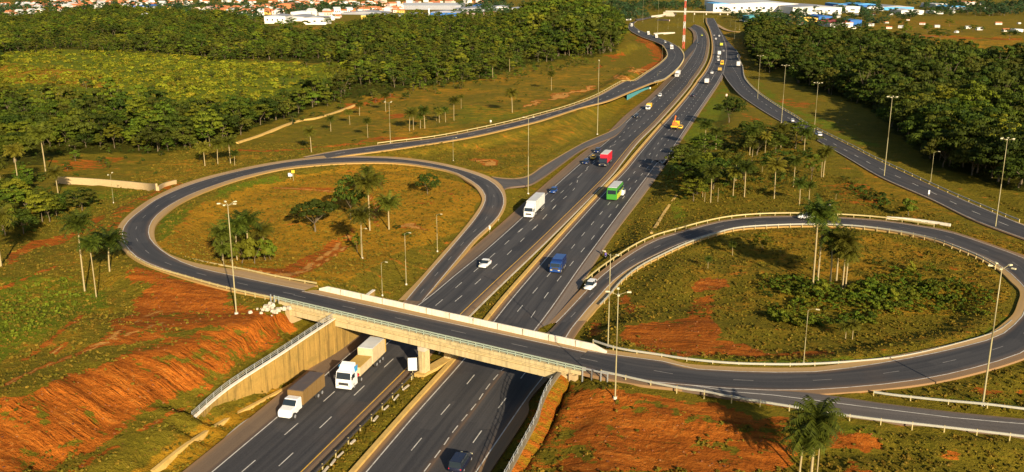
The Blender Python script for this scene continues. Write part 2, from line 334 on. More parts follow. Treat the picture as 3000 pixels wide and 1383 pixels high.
# ---------------------------------------------------------------- roads: both edges surveyed, laid as sheets
ROADS = []                                     # (centre, halfwidth, z) samples used to shape the ground
def make_strip(name, L, Rr, zp, mat, off=0.0, n=160, cross=8, kind='structure', skirt=0.5, carve=True, sm=2, parent=None, taper=0):
    A = smoothline(resample(lift(px(L), zp), n), it=sm); B = smoothline(resample(lift(px(Rr), zp), n), it=sm)
    return strip_world(name, A, B, mat, off, cross, kind, skirt, carve, parent)
def strip_world(name, A, B, mat, off=0.0, cross=8, kind='structure', skirt=0.5, carve=True, parent=None):
    n = len(A); A = A+np.array([0, 0, off]); B = B+np.array([0, 0, off])
    T = np.linspace(0, 1, cross+1)
    wd = np.linalg.norm(B-A, axis=1); mid = (A+B)/2
    s = np.r_[0, np.cumsum(np.linalg.norm(np.diff(mid, axis=0), axis=1))]
    rows = []; uvs = []; eds = []
    for t in [None]+list(T)+[-1]:
        if t is None: P = A-np.array([0, 0, skirt]); u = 0*wd; e = 0*wd
        elif t == -1: P = B-np.array([0, 0, skirt]); u = wd; e = 0*wd
        else: P = A*(1-t)+B*t; u = wd*t; e = np.minimum(t, 1-t)*wd
        rows.append(P); uvs.append(np.stack([u, s], 1)); eds.append(e)
    V = np.stack(rows, 1).reshape(-1, 3); UV = np.stack(uvs, 1).reshape(-1, 2); ED = np.stack(eds, 1).reshape(-1)
    c = len(rows); F = []
    for i in range(n-1):
        for j in range(c-1):
            F.append((i*c+j, i*c+j+1, (i+1)*c+j+1, (i+1)*c+j))
    me = bpy.data.meshes.new(name); me.from_pydata(V.tolist(), [], F)
    up = me.polygons[1].normal.z
    if up < 0: me.flip_normals()
    uvl = me.uv_layers.new(name='UVMap'); li = np.zeros(len(me.loops), int); me.loops.foreach_get('vertex_index', li)
    uvl.data.foreach_set('uv', UV[li].reshape(-1))
    at = me.attributes.new('edge', 'FLOAT', 'POINT'); at.data.foreach_set('value', ED.astype(np.float32))
    o = mkobj(name, me, mat, parent)
    if kind and not parent: o['kind'] = kind
    if carve: ROADS.append((mid[:, :2].copy(), wd/2, mid[:, 2].copy(), carve if not isinstance(carve, bool) else 6.0))
    return o
def line_pts(P, w, dash=None, gap=None, z=0.03, phase=0.0, name='lane_marking', mat='white_paint', parent=None, jitter=0.0):
    """painted line along world polyline P"""
    s = np.r_[0, np.cumsum(np.linalg.norm(np.diff(P, axis=0), axis=1))]; tot = s[-1]
    def at(t): return np.array([np.interp(t, s, P[:, k]) for k in range(3)])
    segs = []
    if dash is None:
        st = 0
        while st < tot: segs.append((st, min(st+6, tot))); st += 6
    else:
        st = phase
        while st < tot-dash*0.3: segs.append((st, min(st+dash, tot))); st += dash+gap
    V = []; F = []
    for a, b in segs:
        pa, pb = at(a), at(b); d = (pb-pa)[:2]; L = np.linalg.norm(d)
        if L < 0.05: continue
        nn = np.array([-d[1], d[0], 0])/L*w/2; k = len(V)
        V += [pa+nn, pa-nn, pb-nn, pb+nn]; F.append((k, k+1, k+2, k+3))
    V = np.array(V)+np.array([0, 0, z])
    me = bpy.data.meshes.new(name); me.from_pydata(V.tolist(), [], F)
    if len(me.polygons) and me.polygons[0].normal.z < 0: me.flip_normals()
    o = mkobj(name, me, M[mat], parent)
    if not parent: o['kind'] = 'structure'
    return o
def wl(pts, zp=((0, 0), (1, 0)), n=200, it=2): return smoothline(resample(lift(px(pts), zp), n), it=it)
def offset_line(P, d):
    T = np.gradient(P[:, :2], axis=0); T /= np.linalg.norm(T, axis=1)[:, None]+1e-9
    Q = P.copy(); Q[:, 0] += -T[:, 1]*d; Q[:, 1] += T[:, 0]*d
    return Q
ZD = 7.2
# main highway, near part first in every list (towards the camera -> away)
LW_L = 'q 20,1228 65,1188 600,740 970,420 1180,230 1450,15; E 610,1100 860,890 1060,730 1330,490 1575,255 1850,10; s 205,830 380,680 550,500 700,375 800,290 960,120; u 960,1040 1060,900 1130,800 1180,700 1200,620 1205,540 1180,460 1110,400'
LW_R = 'q 790,1232 835,1188 1769,270; E 920,1165 1200,900 1480,640 1800,330 2000,130 2080,30; s 560,760 740,590 900,420 1010,300 1130,160; u 1080,1188 1200,1030 1290,880 1330,740 1345,600 1320,490 1250,400 1150,355'
RW_L = 'r -35,1140 0,1100 390,640 780,205; p 545,1175 830,840 1000,640 1360,240 1590,0; s 620,900 855,620 1000,460 1150,280 1250,140; u 1230,1188 1330,1060 1400,930 1440,800 1445,650 1420,500 1385,400 1350,330 1345,260'
RW_R = 'r 380,1240 570,990 870,600 1120,280 1260,105; E 1550,1188 1750,900 1900,690 2100,420 2280,180 2410,10; s 850,1020 1000,780 1140,570 1300,340 1430,150; u 1490,1188 1570,1050 1610,930 1625,800 1610,650 1570,530 1520,430 1480,340 1440,265'
Z0 = [(0, 0), (1, 0)]
def P_(t, n=260): return smoothline(resample(lift(px(t), Z0), n), it=2)
lwl, lwr = P_(LW_L), P_(LW_R)
# the exit/entry lane: the right carriageway is wider near the bridge; edge follows the loop's outer line
rwl = P_(RW_L)
rw_r = P_(RW_R)
def extend(P, d0, d1=0):
    a = P[0]+(P[0]-P[3])/np.linalg.norm(P[0]-P[3])*d0
    Q = np.vstack([a, P])
    if d1: Q = np.vstack([Q, P[-1]+(P[-1]-P[-4])/np.linalg.norm(P[-1]-P[-4])*d1])
    return Q
lwl, lwr, rwl, rw_r = [extend(P, 45, 0) for P in (lwl, lwr, rwl, rw_r)]
hw_l = strip_world('highway_southbound', offset_line(lwl, 0.7), offset_line(lwr, -0.6), M['asphalt'], 0.06, 12, carve=5.0)
hw_r = strip_world('highway_northbound', offset_line(rwl, 0.6), offset_line(rw_r, -0.5), M['asphalt'], 0.06, 12, carve=5.0)
hw_l['label'] = 'dark asphalt carriageway left of the grass median, with trucks coming nearer'; hw_r['label'] = 'dark asphalt carriageway right of the grass median'
# paved shoulders, a sheet just under the lanes
sh_l = strip_world('road_shoulder', offset_line(lwl, 4.0), offset_line(lwl, -0.5), M['shoulder'], 0.03, 4, carve=4.0)
sh_m = strip_world('road_shoulder', offset_line(lwr, 0.5), offset_line(lwr, -1.7), M['shoulder'], 0.03, 3, carve=3.0)
sh_n = strip_world('road_shoulder', offset_line(rwl, 1.3), offset_line(rwl, -0.5), M['shoulder'], 0.03, 3, carve=3.0)
shr = P_('H 1590,60; E 1680,1188 1790,1000 1960,720 2100,520 2300,260 2480,10; s 880,1030 1050,760 1250,460 1400,240 1470,130; u 1545,1188 1600,1050 1628,930 1640,800 1625,650 1585,530 1535,430')
shq = P_('H 1490,105; E 1550,1188 1750,900 1900,690 2100,420 2280,180 2410,10; s 850,1020 1000,780 1140,570 1300,340 1430,150; u 1490,1188 1570,1050 1610,930 1625,800 1610,650 1570,530 1520,430')
sh_r = strip_world('road_shoulder', shq, shr, M['shoulder_pale'], 0.03, 4, carve=4.0)
# lane that joins from the right loop, running on under the bridge
mla = extend(P_('r 430,1168 570,990 870,600 1120,280 1400,40; H 1575,118; E 1690,1180', 120), 45); mlb = extend(P_('r 870,1188 1310,545 1480,320; H 1712,140; E 1830,1175', 120), 45)
hw_m = strip_world('merge_lane', mla, mlb, M['asphalt'], 0.05, 5, carve=4.0)
mls = extend(P_('r 990,1188 1310,700 1335,560 1560,300; H 1770,150; E 1880,1188', 120), 45)
strip_world('road_shoulder', mlb, mls, M['shoulder'], 0.03, 3, carve=2.0)
line_pts(mlb, 0.18, parent=hw_m, name='edge_line', z=0.07)
# markings
line_pts(lwl, 0.19, parent=hw_l, name='edge_line', z=0.075)
line_pts(lwr, 0.19, parent=hw_l, name='edge_line', mat='yellow_paint', z=0.075)
line_pts(rwl, 0.19, parent=hw_r, name='edge_line', z=0.075)
line_pts(rw_r[rw_r[:,1]>152], 0.19, parent=hw_r, name='edge_line', z=0.075)
def dashes(t, par, phase=0.0, dash=4.0, gap=8.0, wdt=0.16):
    P = P_(t, 120); o = line_pts(P, wdt, dash, gap, 0.075, phase, name='lane_dashes', parent=par); return o
dashes('q 300,1208 575,970 840,740 1095,520 1610,50; E 700,1130 870,980 1210,680 1500,410', hw_l)
dashes('q 640,1140 925,875 1315,505 1770,80; E 800,1140 975,990 1300,690 1640,345', hw_l)
dashes('p 655,535 890,310 1020,195 1230,5; s 95,1040 230,910 480,650 640,500 780,360 920,240 1060,90; u 1150,960 1230,800 1270,680 1275,560', hw_l)
dashes('p 790,505 985,290 1160,150; s -20,1140 300,830 470,745 640,600 760,490 900,350 1060,190 1180,20; u 1240,900 1300,740 1310,600', hw_l)
dashes('r 20,1370 310,1005 555,710 840,370 1040,110', hw_r)
dashes('r 600,1290 880,885 1155,515 1390,205', hw_r)
dashes('r 420,1188 570,990 680,830 870,600 980,440 1120,280', hw_r, 0, 2.4, 1.6)
dashes('p 640,1230 790,1050 1072,727 1175,600 1345,400 1560,140; s 560,1095 740,885 870,715 990,570 1110,425 1240,240 1350,80; u 1320,1150 1420,1000 1480,850 1500,700 1480,540', hw_r)
dashes('p 760,1280 890,1080 1045,893 1277,610 1400,455 1650,120; s 640,1115 715,1025 935,735 1060,570 1150,440 1290,250 1400,60; u 1400,1180 1510,980 1555,820 1555,680 1520,520', hw_r)
# left loop ramp (from the bridge round to the carriageway): outer edge, inner edge
LOOP_O = 'H 1920,440; D 2576,1185 2400,1135 2050,1055 1760,998 1500,925 1240,845 1050,765 960,680 922,590 940,520 990,460 1080,390 1180,320 1350,240 1520,180 1700,130 1900,85 2100,48 2300,20 2576,2; E 300,5 500,20 700,50 900,95 1050,145 1140,190 1200,250 1225,310 1220,370 1180,450 1100,530 1000,620 900,740 800,860 700,980 620,1080'
DECK_N = 'H 1920,440 1740,395 1400,305 1000,210 640,125 200,20; D 2420,1135 2150,1078'
# left loop: near/outer edge and inner edge
LO = 'D 2150,1072 1760,992 1500,925 1240,845 1050,765 960,680 922,590 940,520 990,460 1080,390 1180,320 1350,240 1520,180 1700,130 1900,85 2100,48 2300,20 2576,2; E 300,5 500,20 700,50 900,95 1050,145 1140,190 1200,250 1225,310 1220,370 1180,450 1100,530 1000,620 900,740 800,860 700,980 610,1090'
LI = 'D 2300,1005 2000,945 1750,892 1500,838 1340,778 1230,712 1150,640 1120,580 1135,500 1190,430 1300,350 1450,275 1650,200 1850,140 2100,85 2300,58 2576,38; E 300,33 500,45 700,75 850,110 960,165 1030,210 1080,270 1088,320 1060,390 1000,480 900,600 780,740 640,900 490,1080'
zl = [(0, ZD), (.12, 7.0), (.27, 6.4), (.45, 5.0), (.65, 3.0), (.82, 1.2), (.93, 0.2), (1, 0)]
def PZ(t, zp, n=260, it=3): return smoothline(resample(lift(px(t), zp), n), it=it)
lo, li = PZ(LO, zl), PZ(LI, zl)
ramp_l = strip_world('loop_ramp_west', lo, li, M['asphalt'], 0.05, 8, carve=7.0)
ramp_l['label'] = 'dark asphalt loop road curling round the left grass island'
LSO = 'D 2150,1082 1760,1010 1500,945 1240,865 1040,785 930,700 878,610 885,540 920,480 1020,390 1150,305 1340,215 1520,155 1700,110 1900,65 2100,30 2300,5; E -100,-14 300,-8 500,5 700,32 900,75 1080,130 1170,175 1225,235 1245,310 1238,370 1200,440 1115,535 1015,628 915,750 800,880 610,1100'
LSI = 'D 2400,965 2100,908 1850,853 1600,822 1400,775 1260,718 1180,640 1165,560 1185,500 1240,440 1340,362 1480,290 1670,215 1870,152 2100,97 2300,70 2576,48; E 300,42 500,54 700,84 840,118 940,175 1005,220 1050,280 1062,325 1035,385 960,490 860,610 740,745 600,905 430,1080'
lso, lsi = PZ(LSO, zl), PZ(LSI, zl)
strip_world('road_shoulder', lso, lo, M['gravel'], 0.02, 3, carve=6.0)
strip_world('road_shoulder', li, lsi, M['gravel'], 0.02, 3, carve=6.0)
line_pts(lo, 0.17, parent=ramp_l, name='edge_line', z=0.07); line_pts(li, 0.17, parent=ramp_l, name='edge_line', z=0.07)
line_pts((lo+li)/2, 0.16, 3, 9, 0.07, parent=ramp_l, name='lane_dashes', mat='faded_paint')
# right loop ramp, from the bridge round and back down to the carriageway
RO = 'H 1740,385 1920,430 2100,470 2300,505; I 0,528 150,545 340,558 520,568 700,572 950,570 1300,547 1600,517 1900,472 2200,402 2400,345 2576,280; S 3040,1000 3075,930 3080,870 3050,800; F 2576,762 2400,697 2200,625 2000,562 1800,525 1500,482 1200,460 900,450 600,455 350,478 150,522 0,566; E 2400,618 2250,692 2100,792 1960,902 1850,1010 1700,1170 1620,1250'
RI = 'H 1860,275 2100,312 2400,345; I 0,402 300,425 600,436 900,436 1100,426 1400,382 1700,332 2000,270 2300,195 2420,145 2500,80 2576,-5; S 3010,880 3012,860 3005,842; F 2540,940 2450,855 2300,765 2100,682 1900,612 1600,552 1300,517 1000,505 700,510 400,530 200,580 0,645; E 2400,722 2200,822 2050,932 1950,1042 1830,1175 1780,1240'
zr = [(0, ZD), (.12, 7.0), (.35, 6.2), (.5, 5.0), (.65, 4.0), (.82, 2.2), (.93, 0.6), (1, 0)]
ro, ri = PZ(RO, zr), PZ(RI, zr)
ramp_r = strip_world('loop_ramp_east', ro, ri, M['asphalt'], 0.05, 8, carve=7.0)
ramp_r['label'] = 'dark asphalt loop road curling round the right grass island'
ro2 = offset_line(ro, 1.6 if False else -1.6); 
def away(P, Q, d):
    """P moved d metres away from Q"""
    D = (P-Q); D[:, 2] = 0; D /= np.linalg.norm(D, axis=1)[:, None]+1e-9
    return P+D*d
strip_world('road_shoulder', away(ro, ri, 1.5), ro, M['shoulder'], 0.02, 3, carve=6.0)
strip_world('road_shoulder', ri, away(ri, ro, 1.9), M['gravel'], 0.02, 3, carve=6.0)
line_pts(ro, 0.17, parent=ramp_r, name='edge_line', z=0.07); line_pts(ri, 0.17, parent=ramp_r, name='edge_line', z=0.07)
line_pts((ro+ri)/2, 0.16, 3, 9, 0.07, parent=ramp_r, name='lane_dashes', mat='faded_paint')
# merge lane of the right loop under the bridge
# side road at lower right
XU = 'I 560,572 900,585 1290,636 1500,668 2000,730 2576,788 2900,820'
XL = 'H 2300,515; I 0,560 360,622 850,700 1130,748 1500,798 2000,850 2576,915 2900,950'
xu, xl = PZ(XU, [(0, 7.05), (1, 6.8)], 120), PZ(XL, [(0, 7.15), (1, 6.8)], 120)
ramp_x = strip_world('side_road', xl, xu, M['asphalt_old'], 0.035, 8, carve=6.0)
ramp_x['label'] = 'worn grey road leaving towards the lower right corner'
line_pts(PZ('I 50,532 340,580 560,598 900,630 1040,655 1500,712 2000,775 2400,812 2800,845', [(0, 7.1), (1, 6.8)], 100), 0.17, parent=ramp_x, name='edge_line', z=0.06)
# north-west ramp
NWL = 'u 230,330 205,400 255,460 400,535 560,592 690,650 750,720 775,790 750,850 640,950 490,1050 280,1188; B 2150,612 1950,722 1750,800 1500,872 1300,925 1000,992 700,1048 400,1082 200,1112 0,1135; D 2300,0'
NWR = 'u 330,300 285,340 290,385 350,430 500,490 650,550 800,610 920,680 985,760 1000,840 940,950 830,1060 690,1160; B 2350,620 2200,680 2000,762 1800,812 1500,908 1300,958 1000,1028 700,1078 500,1108 200,1150 0,1172; D 2380,28'
zn = [(0, 1), (.3, 1), (.5, 2), (.68, 5.0), (.8, 5.3), (.92, 4.9), (1, 4.5)]
nwl, nwr = PZ(NWL, zn), PZ(NWR, zn)
ramp_n = strip_world('slip_road_northwest', nwl, nwr, M['asphalt'], 0.035, 8, carve=7.0)
ramp_n['label'] = 'grey slip road sweeping in from the upper interchange to the left loop'
strip_world('road_shoulder', away(nwl, nwr, 1.6), nwl, M['gravel'], 0.015, 2, carve=5.0)
strip_world('road_shoulder', nwr, away(nwr, nwl, 1.2), M['gravel'], 0.015, 2, carve=5.0)
line_pts(nwl, 0.17, parent=ramp_n, name='edge_line', z=0.06); line_pts(nwr, 0.17, parent=ramp_n, name='edge_line', z=0.06)
line_pts((nwl+nwr)/2, 0.2, 4, 8, 0.06, parent=ramp_n, name='lane_dashes')
bl, br = P_('u 1185,470 1205,540 1180,580 1100,670 1010,760', 60), P_('u 1205,460 1230,540 1200,650 1090,790 960,930', 60)
strip_world('slip_road', bl, br, M['asphalt'], 0.05, 5, carve=5.0)
# north-east slip road
NEL = 'F 2700,660 2576,612 2200,472 1870,312 1500,150 1240,0; C 985,1042 850,972 700,892 540,792 430,712 350,622 310,560; u 1580,1080 1600,950'
NER = 'F 2700,560 2576,515 2300,402 2000,272 1700,132 1430,5; C 1300,1122 1080,1012 940,942 850,882 700,792 560,692 470,592 450,500 410,420; u 1830,830 1760,720'
ze = [(0, 3.5), (.25, 3.2), (.5, 2.2), (.8, .8), (1, 0)]
nel, ner = PZ(NEL, ze), PZ(NER, ze)
ramp_e = strip_world('slip_road_northeast', nel, ner, M['asphalt'], 0.05, 8, carve=7.0)
ramp_e['label'] = 'dark slip road running down the edge of the right forest'
strip_world('road_shoulder', ner, away(ner, nel, 1.5), M['gravel'], 0.02, 2, carve=5.0)
strip_world('road_shoulder', nel, away(nel, ner, 1.3), M['shoulder'], 0.02, 2, carve=5.0)
line_pts(nel, 0.17, parent=ramp_e, name='edge_line', z=0.07); line_pts(ner, 0.19, parent=ramp_e, name='edge_line', z=0.07)
line_pts((nel+ner)/2, 0.2, 4, 8, 0.07, parent=ramp_e, name='lane_dashes')
xa, xb = P_('u 1610,1150 1580,1020 1625,900 1625,650 1570,530 1520,430', 80), P_('u 1850,1020 1840,900 1760,725 1650,600 1580,500 1530,425', 80)
strip_world('slip_road', xa, xb, M['asphalt'], 0.045, 5, carve=5.0)
# little track from the left loop to the carriageway
ta, tb = PZ('E 1140,150 1240,165 1350,165 1440,130 1540,60; s 0,800 180,720 380,630 500,520', [(0, 2.2), (.4, 1.4), (1, 0)], 80), PZ('E 1230,240 1280,218 1400,215 1490,170 1580,110; s 0,860 180,780 370,700 490,580', [(0, 2.2), (.4, 1.4), (1, 0)], 80)
strip_world('gravel_track', ta, tb, M['asphalt_old'], 0.012, 4, carve=5.0)
strip_world('gravel_track', away(ta, tb, 1.6), ta, M['gravel'], 0.008, 2, carve=4.0)
# flyover and cross road at the far interchange
fr = P_('u 330,300 420,285 520,262 700,228 900,212', 40); fr2 = P_('u 300,275 420,262 520,238 700,208 900,198', 40)
strip_world('far_cross_road', fr, fr2, M['asphalt_old'], 0.05, 3, carve=8.0)
for t, wd_ in (('C 550,222 700,228 1000,240 1230,255 1700,266 2100,285 2576,302 2900,315', 5), ('C 250,180 330,225 430,240 550,222', 5), ('S 2290,22 2360,20', 4)):
    P = P_(t, 60); strip_world('dirt_road', offset_line(P, wd_/2), offset_line(P, -wd_/2), M['gravel'], 0.05, 3, carve=8.0)
# ---------------------------------------------------------------- the ground
def axis(core0, core1, step, lo_, hi_, g_):
    a = list(np.arange(core0, core1+1e-6, step)); s = step; x = core1
    while x < hi_: s *= g_; x += s; a.append(x)
    s = step; x = core0; b = []
    while x > lo_: s *= g_; x -= s; b.append(x)
    return np.array(b[::-1]+a)
GX = axis(-130, 150, 1.0, -4200, 4200, 1.032); GY = axis(100, 340, 1.0, -300, 7500, 1.018)
XX, YY = np.meshgrid(GX, GY)
CTRL = [ # photo x, photo y, height
 (150,1108,9.0),(40,1150,9.2),(330,1045,8.6),(480,1012,8.2),(640,960,7.4),(750,930,6.6),(760,1010,5.8),(600,1100,5.0),(700,1040,5.4),
 (349,1275,1.6),(180,1383,1.6),(500,1260,1.0),(594,1232,0.6),(450,1200,2.6),(300,1330,1.6),(560,1150,4.2),(640,1120,4.6),(250,1250,4.2),(60,1330,4.6),(0,1383,4.4),(420,1090,6.0),(200,1180,7.2),(60,1220,7.6),
 (100,960,7.4),(300,960,7.6),(100,800,5.6),(250,780,5.2),(420,880,5.2),(560,900,5.6),(100,680,4.6),(260,640,4.4),(300,560,4.0),(60,560,4.2),
 (500,480,4.2),(300,470,4.0),(700,440,4.0),(100,400,4),(500,300,3),(900,300,3),(1300,200,2),(1200,380,4.0),(1500,330,3.4),(1700,250,2.5),(1300,470,2.6),(1500,440,2.0),
 (560,700,3.4),(700,650,3.2),(1000,600,3.0),(900,720,3.0),(1100,760,2.6),(1200,700,2.2),(1250,620,2.6),(1000,520,3.4),(1050,830,3.2),
 (1760,1220,6.2),(1720,1300,5.6),(1690,1383,5.4),(1640,1180,4.4),(1610,1260,4.0),(1580,1340,3.8),(1560,1383,3.4),(1800,1160,6.8),(2000,1300,6.2),(2200,1250,6.2),(2500,1300,6.0),(2900,1350,6),(2700,1180,6.6),
 (1900,980,3.4),(2100,950,4),(2000,850,2.8),(2300,800,3.6),(2600,850,4.8),(2850,820,5.4),(2500,720,4.4),(2100,740,2.6),(1850,880,1.6),
 (2000,560,1.2),(1900,620,0.8),(2300,560,3.0),(2600,580,3.6),(2850,680,4.4),(2150,350,1.2),(2400,480,2.2),(2700,400,3),(2950,450,3),(2500,250,3),(2300,300,1.5),
 (1400,60,0),(200,60,0),(2700,80,0),(2500,160,1),(2900,150,1),(600,150,2),(200,200,3)]
cw = []
for a, b, z in CTRL:
    p = g(a, b, z); cw.append(p)
for x, y in ((-3000, 500), (-3000, 4000), (3000, 4000), (3000, 500), (0, 5000), (-1500, 2500), (1500, 2500), (-400, -200), (400, -200), (0, -250)):
    cw.append(np.array([x, y, 0.0 if y > 0 else 5.0]))
cw = np.array(cw)
num = np.zeros_like(XX); den = np.zeros_like(XX)
for p in cw:
    d2 = (XX-p[0])**2+(YY-p[1])**2
    ww = 1/(d2+16)**1.5; num += ww*p[2]; den += ww
HH = num/den
def vnoise(x, y, s, seed=0):
    x = x/s+seed*17.3; y = y/s-seed*9.1; xi = np.floor(x); yi = np.floor(y); fx = x-xi; fy = y-yi
    def h(a, b):
        q = np.sin(a*127.1+b*311.7+seed*74.7)*43758.5453; return q-np.floor(q)
    fx = fx*fx*(3-2*fx); fy = fy*fy*(3-2*fy)
    return (h(xi, yi)*(1-fx)+h(xi+1, yi)*fx)*(1-fy)+(h(xi, yi+1)*(1-fx)+h(xi+1, yi+1)*fx)*fy-0.5
nearf = np.clip(1-(YY-330)/900, 0.15, 1)
HH += (vnoise(XX, YY, 22, 1)*1.1+vnoise(XX, YY, 7, 2)*0.55+vnoise(XX, YY, 2.6, 3)*0.28)*nearf+vnoise(XX, YY, 260, 4)*3.0*smooth01((YY-500)/600)
def carve_road(C2, hw, zz, D, depth=0.28):
    global HH
    x0, x1 = C2[:, 0].min()-D-30, C2[:, 0].max()+D+30; y0, y1 = C2[:, 1].min()-D-30, C2[:, 1].max()+D+30
    ix = np.where((GX >= x0) & (GX <= x1))[0]; iy = np.where((GY >= y0) & (GY <= y1))[0]
    if not len(ix) or not len(iy): return
    sx, sy = slice(ix[0], ix[-1]+1), slice(iy[0], iy[-1]+1)
    X, Y = XX[sy, sx], YY[sy, sx]
    best = np.full(X.shape, 1e9); bz = np.zeros(X.shape)
    # densify
    s = np.r_[0, np.cumsum(np.linalg.norm(np.diff(C2, axis=0), axis=1))]
    n = int(min(700, max(60, s[-1]/2.2))); tt = np.linspace(0, s[-1], n)
    cx = np.interp(tt, s, C2[:, 0]); cy = np.interp(tt, s, C2[:, 1]); h = np.interp(tt, s, hw); z = np.interp(tt, s, zz)
    step = s[-1]/n
    for k in range(n):
        r = h[k]+D+step+2
        a0, a1 = np.searchsorted(X[0], cx[k]-r), np.searchsorted(X[0], cx[k]+r); b0, b1 = np.searchsorted(Y[:, 0], cy[k]-r), np.searchsorted(Y[:, 0], cy[k]+r)
        if a1 <= a0 or b1 <= b0: continue
        d = np.hypot(X[b0:b1, a0:a1]-cx[k], Y[b0:b1, a0:a1]-cy[k])-h[k]
        B = best[b0:b1, a0:a1]; m = d < B; B[m] = d[m]; bz[b0:b1, a0:a1][m] = z[k]
    cell = np.maximum(np.gradient(GX)[sx][None, :], np.gradient(GY)[sy][:, None])
    dist = best-0.4-cell*0.55
    Hs = HH[sy, sx]; dd = D+1.6*np.abs(Hs-bz)
    wgt = 1-smooth01(dist/dd)
    wgt[best > 1e8] = 0
    dep = depth+np.clip(cell*0.05, 0, 1.2)
    Hn = Hs*(1-wgt)+(bz-dep*smooth01(1.2-np.clip(dist, -1, 1.2)/1.2*1.0+0.0))*wgt
    HH[sy, sx] = Hn
# ramps first, highway last so that the cutting under the bridge stays open
hi = [r for r in ROADS if r[2].max() > 1.0]; lo_r = [r for r in ROADS if r[2].max() <= 1.0]
for r in hi: carve_road(*r)
for r in lo_r: carve_road(*r)
# the cutting between the two retaining walls
LWALL = np.array([(-47.8,131.8,1.0),(-45.6,137,2.1),(-43.3,140.6,3.1),(-38.4,147.8,4.6),(-34.8,154.5,5.5),(-31.4,161.6,6.1),(-28.9,169.5,6.2),(-26.6,177,6.2)])
RWALL = np.array([(-6.0,98,1.2),(-4.0,103,1.8),(-.6,113,3.0),(1.9,120.4,4.0),(3.3,124.8,4.6),(3.9,127.8,5.1),(4.9,131.6,5.6),(6.4,135.6,6.1),(8.6,141.5,6.2),(10.6,147.5,6.2)])
def wall_d(W, X, Y, side):
    """signed distance behind the wall's road face (positive = behind), and top height there"""
    best = np.full(X.shape, 1e9); sg = np.zeros(X.shape); top = np.zeros(X.shape)
    for a, b in zip(W[:-1], W[1:]):
        d = b[:2]-a[:2]; L = np.linalg.norm(d); t = np.clip(((X-a[0])*d[0]+(Y-a[1])*d[1])/L**2, 0, 1)
        qx, qy = a[0]+d[0]*t, a[1]+d[1]*t; ds = np.hypot(X-qx, Y-qy)
        s = ((X-a[0])*(-d[1])+(Y-a[1])*d[0])/L*side
        m = ds < best; best[m] = ds[m]; sg[m] = np.sign(s[m]+1e-9); top[m] = (a[2]+(b[2]-a[2])*t)[m]
    return best*sg, top
for W, side in ((LWALL, 1), (RWALL, -1)):
    y0, y1 = W[0, 1], W[-1, 1]
    iy = np.where((GY > y0-3) & (GY < y1+1.5))[0]; ix = np.where((GX > W[:, 0].min()-25) & (GX < W[:, 0].max()+25))[0]
    sx, sy = slice(ix[0], ix[-1]+1), slice(iy[0], iy[-1]+1)
    X, Y = XX[sy, sx], YY[sy, sx]; d, top = wall_d(W, X, Y, side); Hs = HH[sy, sx]
    endf = smooth01((Y-y0+1.0)/3)*(Y <= y1+1.0)
    back = smooth01(1-(d-1.0)/9)
    Hs = np.where(d > 1.0, Hs*(1-back*endf)+(top-0.15)*back*endf, Hs)
    low = np.clip(0.15+vnoise(X, Y, 3, 9)*0.3, -0.1, 0.4)+((2.2+vnoise(X, Y, 4, 10)*.8)*np.exp(-np.abs(d-1)/2.6)*endf if side > 0 else 0)
    Hs = np.where((d <= 1.0) & (d > -14), np.where(endf > 0.02, np.minimum(Hs, low-0.2*(d > -14)), Hs), Hs)
    HH[sy, sx] = Hs
for r in lo_r:
    if r[0][:, 1].min() < 180: carve_road(r[0], r[1], r[2], 1.5)
def clamp_road(C2, hw, zz, _D):
    s = np.r_[0, np.cumsum(np.linalg.norm(np.diff(C2, axis=0), axis=1))]; n = int(min(900, max(60, s[-1]/1.5))); tt = np.linspace(0, s[-1], n)
    cx = np.interp(tt, s, C2[:, 0]); cy = np.interp(tt, s, C2[:, 1]); h = np.interp(tt, s, hw); z = np.interp(tt, s, zz)
    for k in range(n):
        r = h[k]+1.0; a0, a1 = np.searchsorted(GX, cx[k]-r), np.searchsorted(GX, cx[k]+r); b0, b1 = np.searchsorted(GY, cy[k]-r), np.searchsorted(GY, cy[k]+r)
        if a1 <= a0 or b1 <= b0: continue
        d = np.hypot(XX[b0:b1, a0:a1]-cx[k], YY[b0:b1, a0:a1]-cy[k]); B = HH[b0:b1, a0:a1]; m = (d < h[k]+.3) & (B > z[k]-.22); B[m] = z[k]-.22
# cut slope gullies on the bare red bank at the lower left
cs = (XX < -38) & (XX > -110) & (YY < 165) & (YY > 95)
slope = np.hypot(*np.gradient(HH, GY, GX))
gu, gv = XX*0.29+YY*0.956, (XX*0.956-YY*0.29)*0.13; gul = np.abs(vnoise(gu, gv, 1.9, 5))+np.abs(vnoise(gu, gv, 4.6, 6))
HH = np.where(cs & (slope > 0.12), HH-1.9*smooth01((slope-0.12)/0.25)*(0.55-gul), HH)
cs = (XX > 6) & (YY < 140) & (XX < 75)
HH = np.where(cs, HH+vnoise(XX, YY, 5, 8)*0.9*smooth01((XX-6)/6)*smooth01((136-YY)/10), HH)
for r in ROADS: clamp_road(*r)
def height(x, y):
    i = np.clip(np.searchsorted(GX, x)-1, 0, len(GX)-2); j = np.clip(np.searchsorted(GY, y)-1, 0, len(GY)-2)
    fx = np.clip((x-GX[i])/(GX[i+1]-GX[i]), 0, 1); fy = np.clip((y-GY[j])/(GY[j+1]-GY[j]), 0, 1)
    return (HH[j, i]*(1-fx)+HH[j, i+1]*fx)*(1-fy)+(HH[j+1, i]*(1-fx)+HH[j+1, i+1]*fx)*fy
def on(x, y, off=0.0):
    """photo point -> point on the ground"""
    z = 2.0
    for _ in range(25):
        p = g(x, y, z); z = 0.5*z+0.5*float(height(p[0], p[1]))
    p = g(x, y, z); p[2] = z+off; return p
def T(t, off=0.0): return on(*px(t)[0], off)
